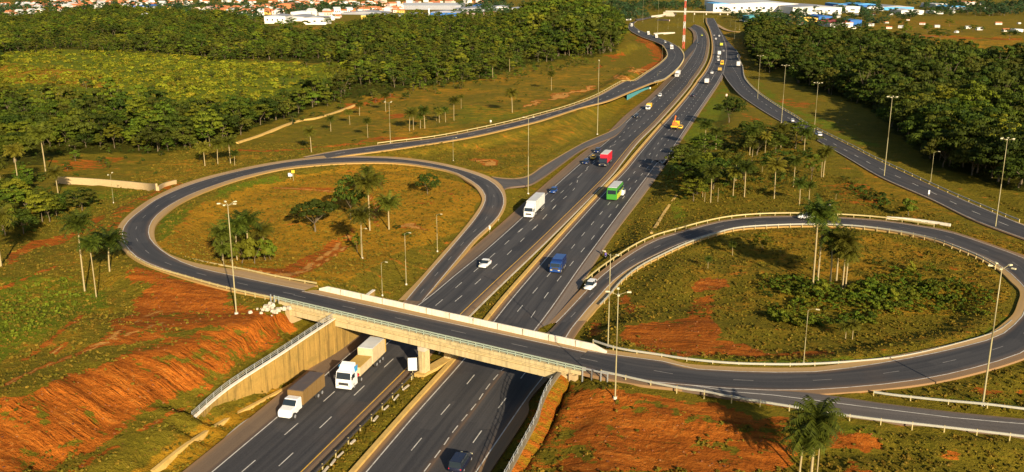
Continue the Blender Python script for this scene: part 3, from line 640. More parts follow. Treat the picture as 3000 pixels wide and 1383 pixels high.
# ground cover survey: polygons in the photo, baked once onto the terrain's own vertices
def inside(PX, PY, poly):
    r = np.zeros(PX.shape, bool); n = len(poly)
    for i in range(n):
        x0, y0 = poly[i]; x1, y1 = poly[(i+1) % n]
        if y0 == y1: continue
        c = ((y0 > PY) != (y1 > PY)) & (PX < (x1-x0)*(PY-y0)/(y1-y0)+x0)
        r ^= c
    return r
SX, SY = proj(XX, YY, HH)
jx = SX+vnoise(XX, YY, 9, 11)*26+vnoise(XX, YY, 3, 12)*12; jy = SY+vnoise(XX, YY, 9, 13)*15+vnoise(XX, YY, 3, 14)*7
vis = (YY > 60)
cov = np.zeros(XX.shape+(4,), np.float32)
def paint(ch, t, val, mode='max'):
    m = inside(jx, jy, px(t)) & vis
    if mode == 'max': cov[..., ch][m] = np.maximum(cov[..., ch][m], val)
    else: cov[..., ch][m] = val
def stroke(ch, t, wpx, val):
    P = px(t); P = resample(np.c_[P, np.zeros(len(P))], 60); m = np.zeros(XX.shape, bool)
    x0, x1, y0, y1 = P[:, 0].min()-30, P[:, 0].max()+30, P[:, 1].min()-20, P[:, 1].max()+20
    reg = (SX > x0) & (SX < x1) & (SY > y0) & (SY < y1) & vis; ii = np.nonzero(reg); ax_, ay_ = SX[ii]+(jx[ii]-SX[ii])*.25, SY[ii]+(jy[ii]-SY[ii])*.25; d = np.full(ax_.shape, 1e9)
    for a, b in zip(P[:-1], P[1:]):
        v = b-a; L = v[0]**2+v[1]**2+1e-9; tt = np.clip(((ax_-a[0])*v[0]+(ay_-a[1])*v[1])/L, 0, 1); d = np.minimum(d, np.hypot(ax_-a[0]-v[0]*tt, (ay_-a[1]-v[1]*tt)*1.6))
    w_ = smooth01((wpx*1.5-d)/wpx)*abs(val); cur = cov[ii[0], ii[1], ch]; cov[ii[0], ii[1], ch] = np.where(val > 0, np.maximum(cur, w_), cur*(1-w_))
# dirt
for t, v_ in (
 ('G -40,640 170,590 400,470 850,320 1000,250 1250,60 1500,-20 1900,-10 2150,40 2250,110 2000,260 1750,430 1330,640 1100,760 950,860 700,1010 520,1080 330,1230 -40,1230', 0.62),
 ('G -40,640 170,600 400,490 850,340 1250,230 1650,390 1330,600 1000,720 880,880 600,930 200,1000 120,1188 -40,1188', 0.95),
 ('G 850,60 1250,-60 1900,-60 2250,0 2000,200 1500,330 1250,190 700,230', 0.8),
 ('D 1000,1110 1150,980 1300,900 1700,1000 1750,1080 1550,1188 1000,1188', 0.95),
 ('D 940,860 1050,820 1300,880 1250,960 1000,960', 0.75),
 ('D 20,760 250,620 500,590 640,500 820,450 800,480 660,560 480,660 250,690 60,800', 0.8),
 ('E 460,515 560,500 650,560 470,540', 1.4), ('E 960,22 1150,35 1180,60 1000,40', 1.4), ('D 780,560 880,420 1000,330 1150,270 1250,200 1400,185 1180,300 1010,400 900,520 870,640 800,620', 0.6),
 ('H 1700,640 1830,560 2100,560 2576,640 2576,1188 1660,1188 1760,900', 0.95),
 ('H 1450,700 1600,480 1760,540 1780,900 1660,1188 1230,1188', 0.52),
 ('I -20,680 250,640 560,780 620,900 850,1000 700,1188 -20,1188', 0.92),
 ('I 1080,860 1400,900 1560,980 1400,1020 1080,1000', 0.95),
 ('I 560,780 800,780 900,1100 760,1188 600,1188', 0.7),
 ('I 1900,980 2080,1040 2100,1090 2000,1070', 0.6), ('I 1280,1040 1420,1188 1250,1188', 0.55),
 ('F 60,960 120,915 300,925 325,985 240,1010 90,1000', 1.0), ('F 60,1040 220,1030 240,1188 0,1188', 0.72),
 ('I -10,20 230,-10 280,120 260,200 440,220 620,290 600,320 300,300 0,300', 0.95),
 ('H 2100,80 2576,20 2576,300 2300,270 2100,190', 0.9), ('H 1880,60 1960,60 1900,170 1850,150', 0.8),
 ('I 600,280 1150,270 1100,310 700,320', 0.6), ('I 2110,560 2576,590 2576,620 2200,610', 0.8), ('I 2450,555 2576,580 2576,610', .95),
 ('E 2090,1090 2170,1040 2200,1010 2190,1188 2120,1188', 0.6),
 ('D 1780,860 2100,830 2576,620 2576,700 2350,850 2200,920 1900,880', 0.92), ('E -10,640 90,560 70,500 0,590', 0.8),
 ('E 460,520 560,500 650,560 470,545', 0.9), ('E 530,350 700,330 710,360 560,365', 0.7), ('E 950,20 1180,30 1200,70 1000,40', 0.6),
 ('E 200,290 250,340 270,400 240,420 240,370', 0.8), ('D 2050,225 2576,245 2576,275 2300,255', 0.7), ('D 1340,540 1370,460 1560,345 1560,365 1400,470 1350,580', 0.5),
 ('B 1390,795 1640,700 1890,645 1880,665 1650,735 1400,800', 1.6), ('B 2040,560 2120,570 2195,590 2130,600 2050,585', 1.6), ('B 2165,520 2330,540 2320,550 2200,552', 1.6),
 ('B 1940,540 1950,500 1975,485 1960,540', 1), ('B 2300,560 2260,520 2400,440 2460,400 2440,470 2400,530', 0.9), ('B 2180,250 2330,300 2440,370 2440,420 2380,440 2300,340', 0.75),
 ('B 1960,430 2120,380 2140,390 2080,450 2000,430', 0.75), ('B 0,780 170,770 330,700 470,720 170,800 0,840', 0.7), ('B 340,880 480,860 480,875 350,900', 0.9),
 ('B 0,1085 180,1090 180,1100 0,1105', 1), ('A 1780,1130 2200,1130 2576,1090 2576,1105 2200,1145 1800,1145', 0.9), ('B 150,1060 600,1010 600,1030 150,1080', 0.7),
 ('C 700,245 850,240 850,290 740,290', 0.8), ('C 1150,320 1500,310 1500,330 1160,332', 0.7), ('C 1400,140 2300,150 2200,200 1500,210', 0.25),
 ('C 700,740 900,770 1050,810 900,830 780,780', 0.6), ('C 440,850 650,930 600,960 450,880', 0.4), ('F 1050,180 1400,200 1560,380 1540,420 1200,330', 0.45),
 ('A 1040,1110 1100,1120 1090,1150 1040,1140', 0.7), ('D 350,20 500,40 900,0 1000,10 820,60 500,110', 0.5), ('s 640,240 1100,240 1000,300 650,300', 0.0)):
    paint(0, t, v_)
for t, w_, v_ in (('G -10,545 300,405 640,275 1000,135 1250,60', 5, 1.35), ('G -10,520 300,380 640,245 900,140', 4, -1.0), ('G -10,590 350,450 800,290 1220,190', 7, -1.0), ('G 395,300 450,240 495,185', 5, 1.5), ('G 690,235 800,190 1000,70 1200,-20', 5, 1.35),
   ('G 90,390 260,290 450,130 620,10', 4, .9), ('D 0,1000 150,935 350,850 420,820', 5, .9), ('G 1030,890 1300,740 1450,650 1640,510', 6, 1.3), ('G 540,1188 700,1080 860,990', 8, .9), ('D 1950,860 2200,880 2400,770 2576,650; E 90,540', 5, 1.5), ('D 2150,900 2350,840 2560,720; E 70,600', 4, 1.45),
   ('E 205,290 260,360 235,420 275,520', 4, 1.5), ('D 2060,232 2300,245 2576,268', 4, 1.3), ('E 730,235 830,280 890,350', 3, .7), ('F 2020,820 2150,900 2230,1010', 5, .6), ('G 900,60 1300,150 1600,100 2000,150', 6, -.8), ('G 1250,300 1500,380 1650,450', 8, -.7),
   ('H 2080,680 2330,720', 9, -1.), ('H 2230,640 2480,690 2576,760', 8, -1.), ('H 1770,1010 1900,1090', 14, -1.), ('H 1880,600 2000,660', 7, -.9), ('I 20,800 140,760 260,840', 8, -.9), ('I 60,1000 220,960 420,1040', 9, -.9), ('I 380,900 520,860', 9, -.8), ('G 250,700 420,900 560,1000', 5, -.8), ('G 600,640 760,840', 4, -.8), ('G 60,720 160,900', 6, -.8), ('G 1000,330 1120,420', 6, -.7),
   ('C 560,225 1000,240 2576,300', 4, .9), ('I 640,650 860,700', 6, .8)): stroke(0, t, w_, v_)
# golden dry grass
for t, v_ in (('A -60,480 400,500 900,600 850,680 400,640 -60,600', .75), ('H 1450,700 1600,480 1760,540 1780,900 1660,1188 1230,1188', 0.5),
 ('D 1180,640 1330,520 1500,360 2000,200 2576,60 2576,960 1700,830 1300,740', 0.85), ('E 0,40 500,55 950,190 1060,310 900,560 500,700 0,960', 0.85), ('E 0,960 500,700 950,560 700,960 430,1040', 0.2),
 ('B 0,1160 1500,900 2576,560 2300,880 1700,1080 1300,1188 0,1188', 0.35), ('E 500,10 1100,100 1600,0 1500,100 1250,160', 0.5),
 ('D 400,110 700,40 2100,-20 1800,80 1400,180 480,140', 0.45), ('B 300,640 1900,480 2400,560 1800,760 900,1000 0,1080 0,850', 0.42),
 ('C 640,230 2576,300 2576,520 1900,440 1100,330', 0.62), ('C 1300,130 2576,150 2576,300 1300,240', 0.35), ('A 1900,200 2576,200 2576,270 2000,240', 0.8),
 ('F 300,100 1100,150 1600,420 1200,330 300,260', 0.35), ('F 0,640 700,520 1600,600 2300,800 2500,1000 2400,1188 0,1188', 0.48), ('I 0,-20 2576,-20 2576,280 1500,360 0,340', 0.18),
 ('G 1000,1188 1530,790 2000,600 2400,380 2576,280 2576,420 2000,800 1500,1188', 0.75), ('H -10,200 130,90 250,170 -10,330', .7), ('u 1500,400 1950,560 1930,1188 1850,900 1700,650', 0.55), ('u 1000,400 1200,480 1050,740 980,700', 0.4),
 ('G 0,500 1000,80 1300,-60 700,-60 0,300', 0.35), ('D 0,780 900,640 960,900 500,1188 0,1188', 0.30), ('F 1240,20 2576,640 2576,760 2200,620 1600,420', 0.45)):
    paint(2, t, v_)
# lush grass
for t, v_ in (
 ('A -60,400 700,420 1200,400 1900,480 2576,480 2576,640 2000,760 1200,700 600,560 -60,560', 0.95), ('A -60,560 600,560 1200,700 900,760 -60,700', 0.55), ('D 400,220 1180,270 1000,340 700,420', .7),
 ('G -60,400 -60,-60 650,-60 560,40 200,260', 0.95), ('D 0,900 500,900 750,1000 800,1188 0,1188', 0.75), ('D 480,210 1000,240 1100,260 850,340 500,380', 0.6),
 ('D 1180,560 1240,450 1700,230 2100,120 2110,180 1500,330 1330,520 1340,640 1500,780 1260,715', 0.8), ('E 1900,1000 2000,800 2500,560 2420,10 2576,10 2576,520 2100,770', 0.6),
 ('I 0,310 700,330 1500,310 2100,200 2500,20 2400,150 1700,330 900,375 0,330', 0.7), ('B 900,800 1600,840 1700,800 1200,930 800,960', 0.6), ('C 0,1040 300,640 440,760 300,960 60,1188', 0.65),
 ('I 1400,600 2576,640 2576,720 1500,600', 0.6), ('I 850,770 1500,830 2576,940 2576,1188 1700,1188 1500,950', 0.35), ('C 450,530 760,760 1500,1100 1300,1100 700,770 470,590', 0.55)):
    paint(1, t, v_)
FOREST_L = 'S -80,70 150,42 420,38 600,44 740,72 900,85 990,100 1080,66 1250,62 1420,66 1560,36 1700,30 1800,62 1820,118 1800,150; B 1900,420 1700,440 1300,520 1080,600 900,620 420,680 150,740; A 2576,740 2200,880 1950,960 1780,1040 1600,1120 1150,1165 400,1165; D 330,60 120,60 -60,120'
FOREST_R = 'C 480,250 620,235 740,262 860,290 1150,300 1500,340 1900,430 2200,480 2400,520 2700,470; F 2700,300 2500,250 2300,200 2150,120 1900,60 1800,0; C 1600,980 1450,830 1250,760 1050,690 880,640 760,500 640,560 560,480 520,400'
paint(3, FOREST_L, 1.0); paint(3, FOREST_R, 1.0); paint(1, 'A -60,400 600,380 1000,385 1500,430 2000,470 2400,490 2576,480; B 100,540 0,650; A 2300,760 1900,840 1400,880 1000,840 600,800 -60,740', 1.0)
MEADOW = px('A -60,400 600,380 1000,385 1500,430 2000,470 2400,490 2576,480; B 100,540 0,650; A 2300,760 1900,840 1400,880 1000,840 600,800 -60,740')
mm = inside(jx+vnoise(XX, YY, 40, 41)*60, jy+vnoise(XX, YY, 40, 42)*16, MEADOW); cov[..., 3][mm] = 0
cov[..., 3][(SY < 55) & (SY > -400)] *= 0.6
# ground under roads' edges a little bare
nv = XX.size; V = np.stack([XX, YY, HH], -1).reshape(-1, 3)
nx, ny = len(GX), len(GY)
idx = np.arange(nv).reshape(ny, nx)
Fq = np.stack([idx[:-1, :-1], idx[:-1, 1:], idx[1:, 1:], idx[1:, :-1]], -1).reshape(-1, 4)
me = bpy.data.meshes.new('ground'); me.vertices.add(nv); me.vertices.foreach_set('co', V.reshape(-1))
me.loops.add(len(Fq)*4); me.loops.foreach_set('vertex_index', Fq.reshape(-1)); me.polygons.add(len(Fq))
me.polygons.foreach_set('loop_start', np.arange(0, len(Fq)*4, 4)); me.polygons.foreach_set('loop_total', np.full(len(Fq), 4)); me.update()
me.polygons.foreach_set('use_smooth', np.ones(len(Fq), bool))
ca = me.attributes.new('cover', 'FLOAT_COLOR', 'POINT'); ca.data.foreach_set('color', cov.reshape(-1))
gr = mkobj('ground', me, M['ground']); gr['kind'] = 'structure'
# ---------------------------------------------------------------- median: kerbs, drain, grass strip
def bar_along(mb, P, w, h, z0=0.0, lat=0.0):
    """a continuous low wall of rectangular section along P"""
    Q = offset_line(P, lat); a = offset_line(Q, w/2); b = offset_line(Q, -w/2); secs = []
    for i in range(len(Q)):
        secs.append([(a[i][0], a[i][1], a[i][2]+z0), (b[i][0], b[i][1], b[i][2]+z0), (b[i][0], b[i][1], b[i][2]+z0+h), (a[i][0], a[i][1], a[i][2]+z0+h)])
    mb.loft(secs)
mdl = resample(offset_line(rwl, 1.75), 160)
mb = MB(); bar_along(mb, mdl, 0.75, 0.5, -0.1)
tag(mb.build('median_barrier', M['concrete_gold']), 'long yellowed concrete barrier along the right side of the grass median', 'barrier')
mdl2 = resample(offset_line(lwr, -2.1), 160)
mb = MB(); bar_along(mb, mdl2[mdl2[:, 1] > 170], 0.35, 0.2, -0.1)
tag(mb.build('drain_kerb', M['concrete']), 'low grey drain kerb along the left side of the grass median beyond the bridge', 'kerb')
mb = MB(); near = mdl2[mdl2[:, 1] < 172]
for i in range(0, len(near)-1):
    for t_ in (0.0, 0.5):
        p = near[i]*(1-t_)+near[i+1]*t_; q = near[i]*(.5-t_)+near[i+1]*(.5+t_)
        if rng.random() < .8:
            a = math.atan2(near[i+1][1]-near[i][1], near[i+1][0]-near[i][0]); o_ = offset_line(near, -0.9)[i]
            mb.box((o_[0]*(1-t_)+offset_line(near, -0.9)[i+1][0]*t_, o_[1]*(1-t_)+offset_line(near, -0.9)[i+1][1]*t_, 0.15), (1.9*rng.uniform(.6, 1.1), 0.4*rng.uniform(.5, 1), 0.25), a+rng.uniform(-.15, .15))
tag(mb.build('broken_kerb', M['concrete'], bevel=0.04), 'broken pale concrete kerb between the left carriageway and the median in front of the bridge', 'kerb')
# ---------------------------------------------------------------- bridge
M['dark_joint'] = worn('dark_joint', (0.30, 0.24, 0.15), 0.9, amt=.3)
N0, N1, F0, F1 = [np.array(a, float) for a in ((-41.4, 167.0), (9.6, 136.0), (-37.9, 175.6), (13.2, 146.7))]
bdir = (N1-N0)/np.linalg.norm(N1-N0); bnor = np.array([-bdir[1], bdir[0]])
BL = np.linalg.norm(N1-N0); BW = float(np.dot(F0-N0, bnor))
bang = math.atan2(bdir[1], bdir[0])
def bp(s, t, z): p = N0+bdir*s+bnor*t; return (p[0], p[1], z)       # along, across (away from camera), up
br_ = empty('road_bridge', (float(N0[0]), float(N0[1]), 0)); inv = Matrix.Translation((-N0[0], -N0[1], 0))
tag(br_, 'concrete overpass with pale parapet and green rail carrying the loop road over the highway', 'bridge')
def bpart(mb, name, mat, parent=br_, bevel=0.0):
    o = mb.build(name, mat, None, bevel); o.data.transform(inv) if parent is br_ else None; o.parent = parent; return o
def bbox(mb, s0, s1, t0, t1, z0, z1):
    c = bp((s0+s1)/2, (t0+t1)/2, (z0+z1)/2); mb.box(c, (s1-s0, t1-t0, z1-z0), bang)
mb = MB(); bbox(mb, -0.5, BL+0.5, 0.75, BW+0.5, 6.72, ZD-.02); bpart(mb, 'deck_slab', M['concrete'])
mb = MB(); bbox(mb, -2, BL+1.0, -0.10, 0.75, 6.86, ZD+0.22); bpart(mb, 'kerb', M['bridge_concrete'], bevel=0.03)
for i in range(5):
    mb = MB(); t = 0.55+i*(BW-0.9)/4
    bbox(mb, 0.2, BL*.5-.06, t-0.30, t+0.30, 5.10, 5.42); bbox(mb, 0.2, BL*.5-.06, t-0.12, t+0.12, 5.4, 6.5); bbox(mb, 0.2, BL*.5-.06, t-0.38, t+0.38, 6.48, 6.72)
    bbox(mb, BL*.5+.06, BL-.2, t-0.30, t+0.30, 5.10, 5.42); bbox(mb, BL*.5+.06, BL-.2, t-0.12, t+0.12, 5.4, 6.5); bbox(mb, BL*.5+.06, BL-.2, t-0.38, t+0.38, 6.48, 6.72)
    if i == 0: bbox(mb, 0.2, BL-.2, t-0.42, t-0.14, 5.12, 6.12)
    bpart(mb, 'girder', M['bridge_concrete'] if i == 0 else M['concrete'])
# far parapet wall with ends turned down
mb = MB()
secs = []
for s_, h_ in ((-0.5, .35), (1.5, 1.05), (BL-1.5, 1.05), (BL+0.8, .30)):
    secs.append([bp(s_, BW-0.1, ZD-0.4), bp(s_, BW+0.5, ZD-0.4), bp(s_, BW+0.35, ZD+h_), bp(s_, BW+0.07, ZD+h_)])
mb.loft(secs); bpart(mb, 'parapet', M['concrete_light'])
for s_ in np.arange(5, BL-2, 5.0): mb = MB(); bbox(mb, s_, s_+.06, BW-0.105, BW+.36, ZD+.02, ZD+1.055); bpart(mb, 'parapet_joint', M['dark_joint'])
for s_ in np.arange(3, BL-1, 6.0): mb = MB(); bbox(mb, s_, s_+.05, -.106, .2, 6.85, ZD+.222); bpart(mb, 'kerb_joint', M['dark_joint'])
# abutments, pier
for nm, s_ in (('abutment', -0.4), ('abutment', BL-1.0)):
    mb = MB(); bbox(mb, s_, s_+1.4, -0.15, BW+.4, 3.6, 5.08); bbox(mb, s_-.0, s_+.6, -.1, BW+.35, 5.0, 6.7); bbox(mb, s_+.1, s_+1.2, -.25, 1.1, 2.6, 6.6); bpart(mb, nm, M['cream_wall'])
ps = float(np.dot(np.array((-14.2, 153.1))-N0, bdir)); hd = np.array((0.30, 0.954)); 
mb = MB(); bbox(mb, ps-0.7, ps+0.7, 0.0, BW, 4.35, 5.08); pr = bpart(mb, 'pier_cap', M['concrete'])
for t in (0.85, BW-0.9):
    mb = MB(); bbox(mb, ps-0.62, ps+0.62, t-0.75, t+0.75, -0.2, 4.37)
    bbox(mb, ps-0.3, ps+0.3, t-0.85, t+0.85, -0.2, 4.3); bpart(mb, 'pier_column', M['bridge_concrete'])
mb = MB(); bbox(mb, ps-0.95, ps+0.95, -0.8, BW+.6, -0.3, 0.45); bpart(mb, 'pier_plinth', M['concrete_gold'])
# steel rail on the near side
rl = MB()
for z in (ZD+0.98, ZD+0.62): bbox(rl, -3.2, BL+1.8, 0.05, 0.17, z-0.11, z+0.08)
rail = bpart(rl, 'railing', M['bridge_paint'])
pm = MB(); pm.box((0, 0, 0.35), (0.10, 0.12, 0.75)); pme = pm.mesh('railing_post'); pme.materials.append(M['bridge_paint'])
for k in range(int(BL/1.5)+2):
    o = bpy.data.objects.new('railing_post', pme); C.objects.link(o); p = bp(-0.5+k*1.5, 0.11, ZD+0.25); o.location = (p[0]-N0[0], p[1]-N0[1], p[2]); o.rotation_euler = (0, 0, bang); o.parent = rail
for s_ in (-4.2, -3.3, -2.2): 
    mb = MB(); bbox(mb, s_, s_+.14, 0.0, .2, 5.9, ZD+1.15); bpart(mb, 'end_post', M['galv'])
for s_ in (BL+1.2, BL+2.8, BL+4.3, BL+5.4):
    mb = MB(); bbox(mb, s_, s_+.14, 0.0, .2, 5.7, ZD+1.05); bpart(mb, 'end_post', M['galv'])
mb = MB(); bbox(mb, BL+1.2, BL+5.5, 0.02, .14, ZD+.75, ZD+1.0); bpart(mb, 'end_rail', M['galv'])
# carriageway over the bridge
def lerp_strip(name, a0, a1, b0, b1, mat, z, n=30, **k):
    A = np.array([np.r_[a0[:2]*(1-t)+a1[:2]*t, z] for t in np.linspace(0, 1, n)]); B = np.array([np.r_[b0[:2]*(1-t)+b1[:2]*t, z] for t in np.linspace(0, 1, n)])
    return strip_world(name, A, B, mat, 0, 6, carve=False, skirt=0.02, **k), A, B
sft = np.r_[-bnor*0.75, 0]
rdk, A_, B_ = lerp_strip('bridge_roadway', lo[0], ro[0], li[0]+sft, ri[0]+sft, M['asphalt'], ZD+0.06, kind='structure')
rdk['label'] = 'asphalt carriageway crossing the overpass'
line_pts(A_, 0.18, parent=rdk, name='edge_line', z=0.02); line_pts(B_, 0.18, parent=rdk, name='edge_line', z=0.02); line_pts((A_+B_)/2, 0.16, 3, 9, 0.02, parent=rdk, name='lane_dashes', mat='faded_paint')
f0 = np.array(bp(-1, BW-0.1, ZD)); f1 = np.array(bp(BL+1, BW-0.1, ZD)); n0 = np.array(bp(-1, .3, ZD)); n1 = np.array(bp(BL+1, .3, ZD))
lerp_strip('bridge_verge', f0, f1, li[0]+sft, ri[0]+sft, M['gravel'], ZD+0.03, kind='structure')
lerp_strip('bridge_verge', n0, n1, lo[0], ro[0], M['gravel'], ZD+0.03, kind='structure')
M['bank_soil'] = worn('bank_soil', (0.17, 0.13, 0.02), 0.95, amt=0.8, scale=0.8, dirt=(0.24, 0.11, 0.02))
# ---------------------------------------------------------------- retaining walls with handrails
def retaining(W, side, label, mat):
    P = resample(W, 60); root = empty('retaining_wall', (float(W[0][0]), float(W[0][1]), 0)); tag(root, label, 'wall')
    off = Matrix.Translation((-W[0][0], -W[0][1], 0))
    Q = P.copy(); top = P[:, 2].copy(); Q[:, 2] = 0
    a = Q; b = offset_line(Q, 0.45*side); b2 = offset_line(Q, 2.1*side)
    mb = MB(); mb.loft([[(a[i][0], a[i][1], -0.6), (b[i][0], b[i][1], -0.6), (b[i][0], b[i][1], top[i]+0.3), (a[i][0], a[i][1], top[i]+0.3)] for i in range(len(a))])
    for i in range(3, len(a), 3): mb.box((a[i][0], a[i][1], top[i]*.5), (.12, .12, top[i]+.3))
    o = mb.build('wall_face', mat); o.data.transform(off); o.parent = root
    c = offset_line(Q, -0.06*side); d = offset_line(Q, (0.5 if side > 0 else .3)*side)
    mb = MB(); ct = .48 if side > 0 else .34; mb.loft([[(c[i][0], c[i][1], top[i]+0.3), (d[i][0], d[i][1], top[i]+0.3), (d[i][0], d[i][1], top[i]+ct), (c[i][0], c[i][1], top[i]+ct)] for i in range(len(a))])
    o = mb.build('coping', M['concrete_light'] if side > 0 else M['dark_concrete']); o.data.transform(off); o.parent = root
    mb = MB(); mb.loft([[(b[i][0], b[i][1], -0.5), (b2[i][0], b2[i][1], -0.5), (b2[i][0], b2[i][1], top[i]-0.75), (b[i][0], b[i][1], top[i]-0.05)] for i in range(len(a))])
    o = mb.build('backfill', M['ground']); cc = o.data.attributes.new('cover', 'FLOAT_COLOR', 'POINT'); cc.data.foreach_set('color', [.45, 0, .6, 0]*len(o.data.vertices)); o.data.transform(off); o.parent = root
    e = offset_line(Q, 0.25*side)
    mb = MB()
    for zz in ((0.95, 1.25, 1.5) if side > 0 else (0.95, 1.4)):
        for i in [i for i in range(0, len(e)-1) if e[i+1][1] < (163 if side > 0 else 134)]: mb.tube((e[i][0], e[i][1], top[i]+zz), (e[i+1][0], e[i+1][1], top[i+1]+zz), 0.045, n=5, caps=False)
    h = mb.build('handrail', M['galv']); h.data.transform(off); h.parent = root
    mb = MB(); mb.tube((0, 0, 0), (0, 0, 1.1), 0.05, n=6); pm_ = mb.mesh('handrail_post'); pm_.materials.append(M['galv'])
    for i in [i for i in range(0, len(e), 2) if e[i][1] < (163 if side > 0 else 134)]:
        o = bpy.data.objects.new('handrail_post', pm_); C.objects.link(o); o.location = (e[i][0]-W[0][0], e[i][1]-W[0][1], top[i]+0.45); o.parent = h
M['wall_stain'] = worn('stained_wall_concrete', (0.36, 0.215, 0.045), 0.9, amt=0.85, scale=0.45, dirt=(0.17, 0.125, 0.025), streak=0.75)
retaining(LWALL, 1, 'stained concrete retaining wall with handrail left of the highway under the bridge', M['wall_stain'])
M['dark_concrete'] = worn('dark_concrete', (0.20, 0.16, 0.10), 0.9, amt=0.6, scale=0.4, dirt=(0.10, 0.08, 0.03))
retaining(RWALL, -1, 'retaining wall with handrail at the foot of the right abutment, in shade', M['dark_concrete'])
# low concrete wall left of the loop
def wall_line(pts, h, th, name, label, mat, cat='wall', zoff=0.0):
    P = resample(np.array([on(a, b) for a, b in px(pts)]), 40); mb = MB(); bar_along(mb, P, th, h+1.0, -1.0+zoff)
    return tag(mb.build(name, mat), label, cat)
wall_line('D 440,196 700,212 950,232 1120,250 1185,252', 2.1, 0.5, 'concrete_wall', 'long pale concrete wall on the grass left of the loop road', M['cream_wall'])
wall_line('D 1195,252 1240,225 1330,200', 1.2, 0.5, 'wing_wall', 'short pale wing wall sloping from the long wall to the loop road', M['cream_wall'])
wall_line('A 1790,1085 1960,1030 2120,965 2250,920 2400,895 2560,845; B 100,800', 0.7, 1.1, 'drain_channel', 'cream concrete drain running along the foot of the left forest', M['concrete_gold'], 'drain')
wall_line('F 1540,466 1700,478 1860,498 2020,522', 0.7, 0.5, 'low_wall', 'short cream wall beside the far side of the right loop road', M['concrete_light'])
wall_line('G 2576,300 2300,480 2000,640 1700,800 1400,990 1150,1188', 0.25, 0.6, 'gutter_kerb', 'broken cream gutter on the verge left of the highway in the foreground', M['concrete_gold'], 'kerb')
wall_line('G 2576,330 2300,520 2000,720 1800,850 1600,1040 1430,1188', 0.2, 0.35, 'verge_kerb', 'narrow concrete kerb at the left edge of the foreground highway', M['concrete'], 'kerb')
wall_line('E 2340,575 2400,480 2450,400 2530,290', 0.25, 0.7, 'ditch_lining', 'straight cream ditch running down the grass right of the highway', M['concrete_gold'], 'drain')
# retaining wall under the slip road, its bluish shade put into the wall colour
wall_line('s 490,330 560,290 650,240 720,210', 2.6, 0.3, 'retaining_wall', 'wall under the slip road beyond the left verge, its shade painted dark teal', M['wall_teal'])
# ---------------------------------------------------------------- guard rails
gp_ = MB(); gp_.box((0, 0, 0.1), (0.13, 0.17, 1.5)); gpost = gp_.mesh('post'); gpost.materials.append(M['rail_yel'])
def guard(P, label, mat, lat=0.0, step=4.0, h=0.78, group=None, thick=0.3):
    P = resample(P, max(30, int(len(P)))); s = np.r_[0, np.cumsum(np.linalg.norm(np.diff(P, axis=0), axis=1))]
    o0 = P[0].copy(); root = empty('guard_rail', tuple(o0)); tag(root, label, 'guard rail', group)
    mb = MB(); Q = P-o0
    a = offset_line(Q, 0.09); b = offset_line(Q, -0.09); c = offset_line(Q, 0.03)
    mb.loft([[(a[i][0], a[i][1], a[i][2]+h-thick), (b[i][0], b[i][1], b[i][2]+h-thick), (b[i][0], b[i][1], b[i][2]+h), (a[i][0], a[i][1], a[i][2]+h)] for i in range(len(a))])
    r_ = mb.build('rail', mat, root)
    n = int(s[-1]/step); 
    if n > 95: step = s[-1]/95; n = 95
    for k in range(n+1):
        p = np.array([np.interp(k*step, s, Q[:, j]) for j in range(3)])
        d = np.array([np.interp(k*step+.5, s, Q[:, j]) for j in range(3)])-p
        o = bpy.data.objects.new('post', gpost); C.objects.link(o); o.parent = root; o.location = p; o.rotation_euler = (0, 0, math.atan2(d[1], d[0]))
    return root
def GZ(t, zp, n=90, base=0.0):
    P = smoothline(resample(lift(px(t), zp), n), it=2); P[:, 2] += base; return P
guard(GZ('D 968,740 1060,800 1160,848 1350,903 1600,975 1800,1025 2060,1082 2150,1090', [(0, 6.3), (1, 7.1)]), 'dusty yellow guard rail with many posts on the outer bend of the left loop', M['rail_yel'], step=2.6)
guard(GZ('H 1960,455 2100,485 2300,530 2576,585; I 150,605 360,648 850,728 1130,775 1500,825 2000,882 2576,950 2900,1000', [(0, 7.1), (1, 6.8)], 140), 'long white guard rail along the camera side of the lower right road', M['rail'], step=4)
guard(GZ('H 1900,222 2100,282 2400,328; I 0,356 250,383 500,397 900,400 1300,378 1640,342 2000,263 2340,163 2480,70', [(0, 7.1), (.6, 6.2), (1, 5.6)], 140), 'pale guard rail on the inner edge of the right loop beyond the bridge', M['rail'], step=4)
guard(GZ('D 1262,728 1500,800 1850,866 2100,920 2390,972', [(0, 5.8), (1, 7.1)]), 'grey green guard rail on the inner edge of the left loop', M['rail_yel'], step=4)
guard(np.array([on(a, b) for a, b in px('I 1440,612 1600,636 1930,672 2300,706 2576,740 2900,770')]), 'free standing white guard rail on the grass between the two right hand roads', M['rail'], step=5)
md = resample(offset_line(lwr, -2.4), 200); guard(md[(md[:, 1] < 160)], 'dark guard rail on the median in front of the bridge', M['chassis'], step=4)
guard(away(ri, ro, 2.2)[len(ri)*45//100:len(ri)*97//100], 'pale guard rail with close posts round the far side of the right loop', M['rail'], step=3)
rr = away(ro, ri, 2.0)[len(ro)*56//100:len(ro)*93//100]; guard(rr, 'yellowed guard rail on the outer edge of the right loop beside the highway', M['rail_yel'], step=4)
guard(away(nwl, nwr, 1.9)[len(nwl)*40//100:len(nwl)*97//100], 'cream guard rail along the upper edge of the northwest slip road', M['rail_yel'], step=5)
guard(away(nwr, nwl, 1.6)[len(nwl)*45//100:len(nwl)*75//100], 'cream guard rail along the lower edge of the northwest slip road', M['rail'], step=5)
guard(away(ner, nel, 1.7)[3:len(nel)*85//100], 'white guard rail between the northeast slip road and the right forest', M['rail'], step=5)
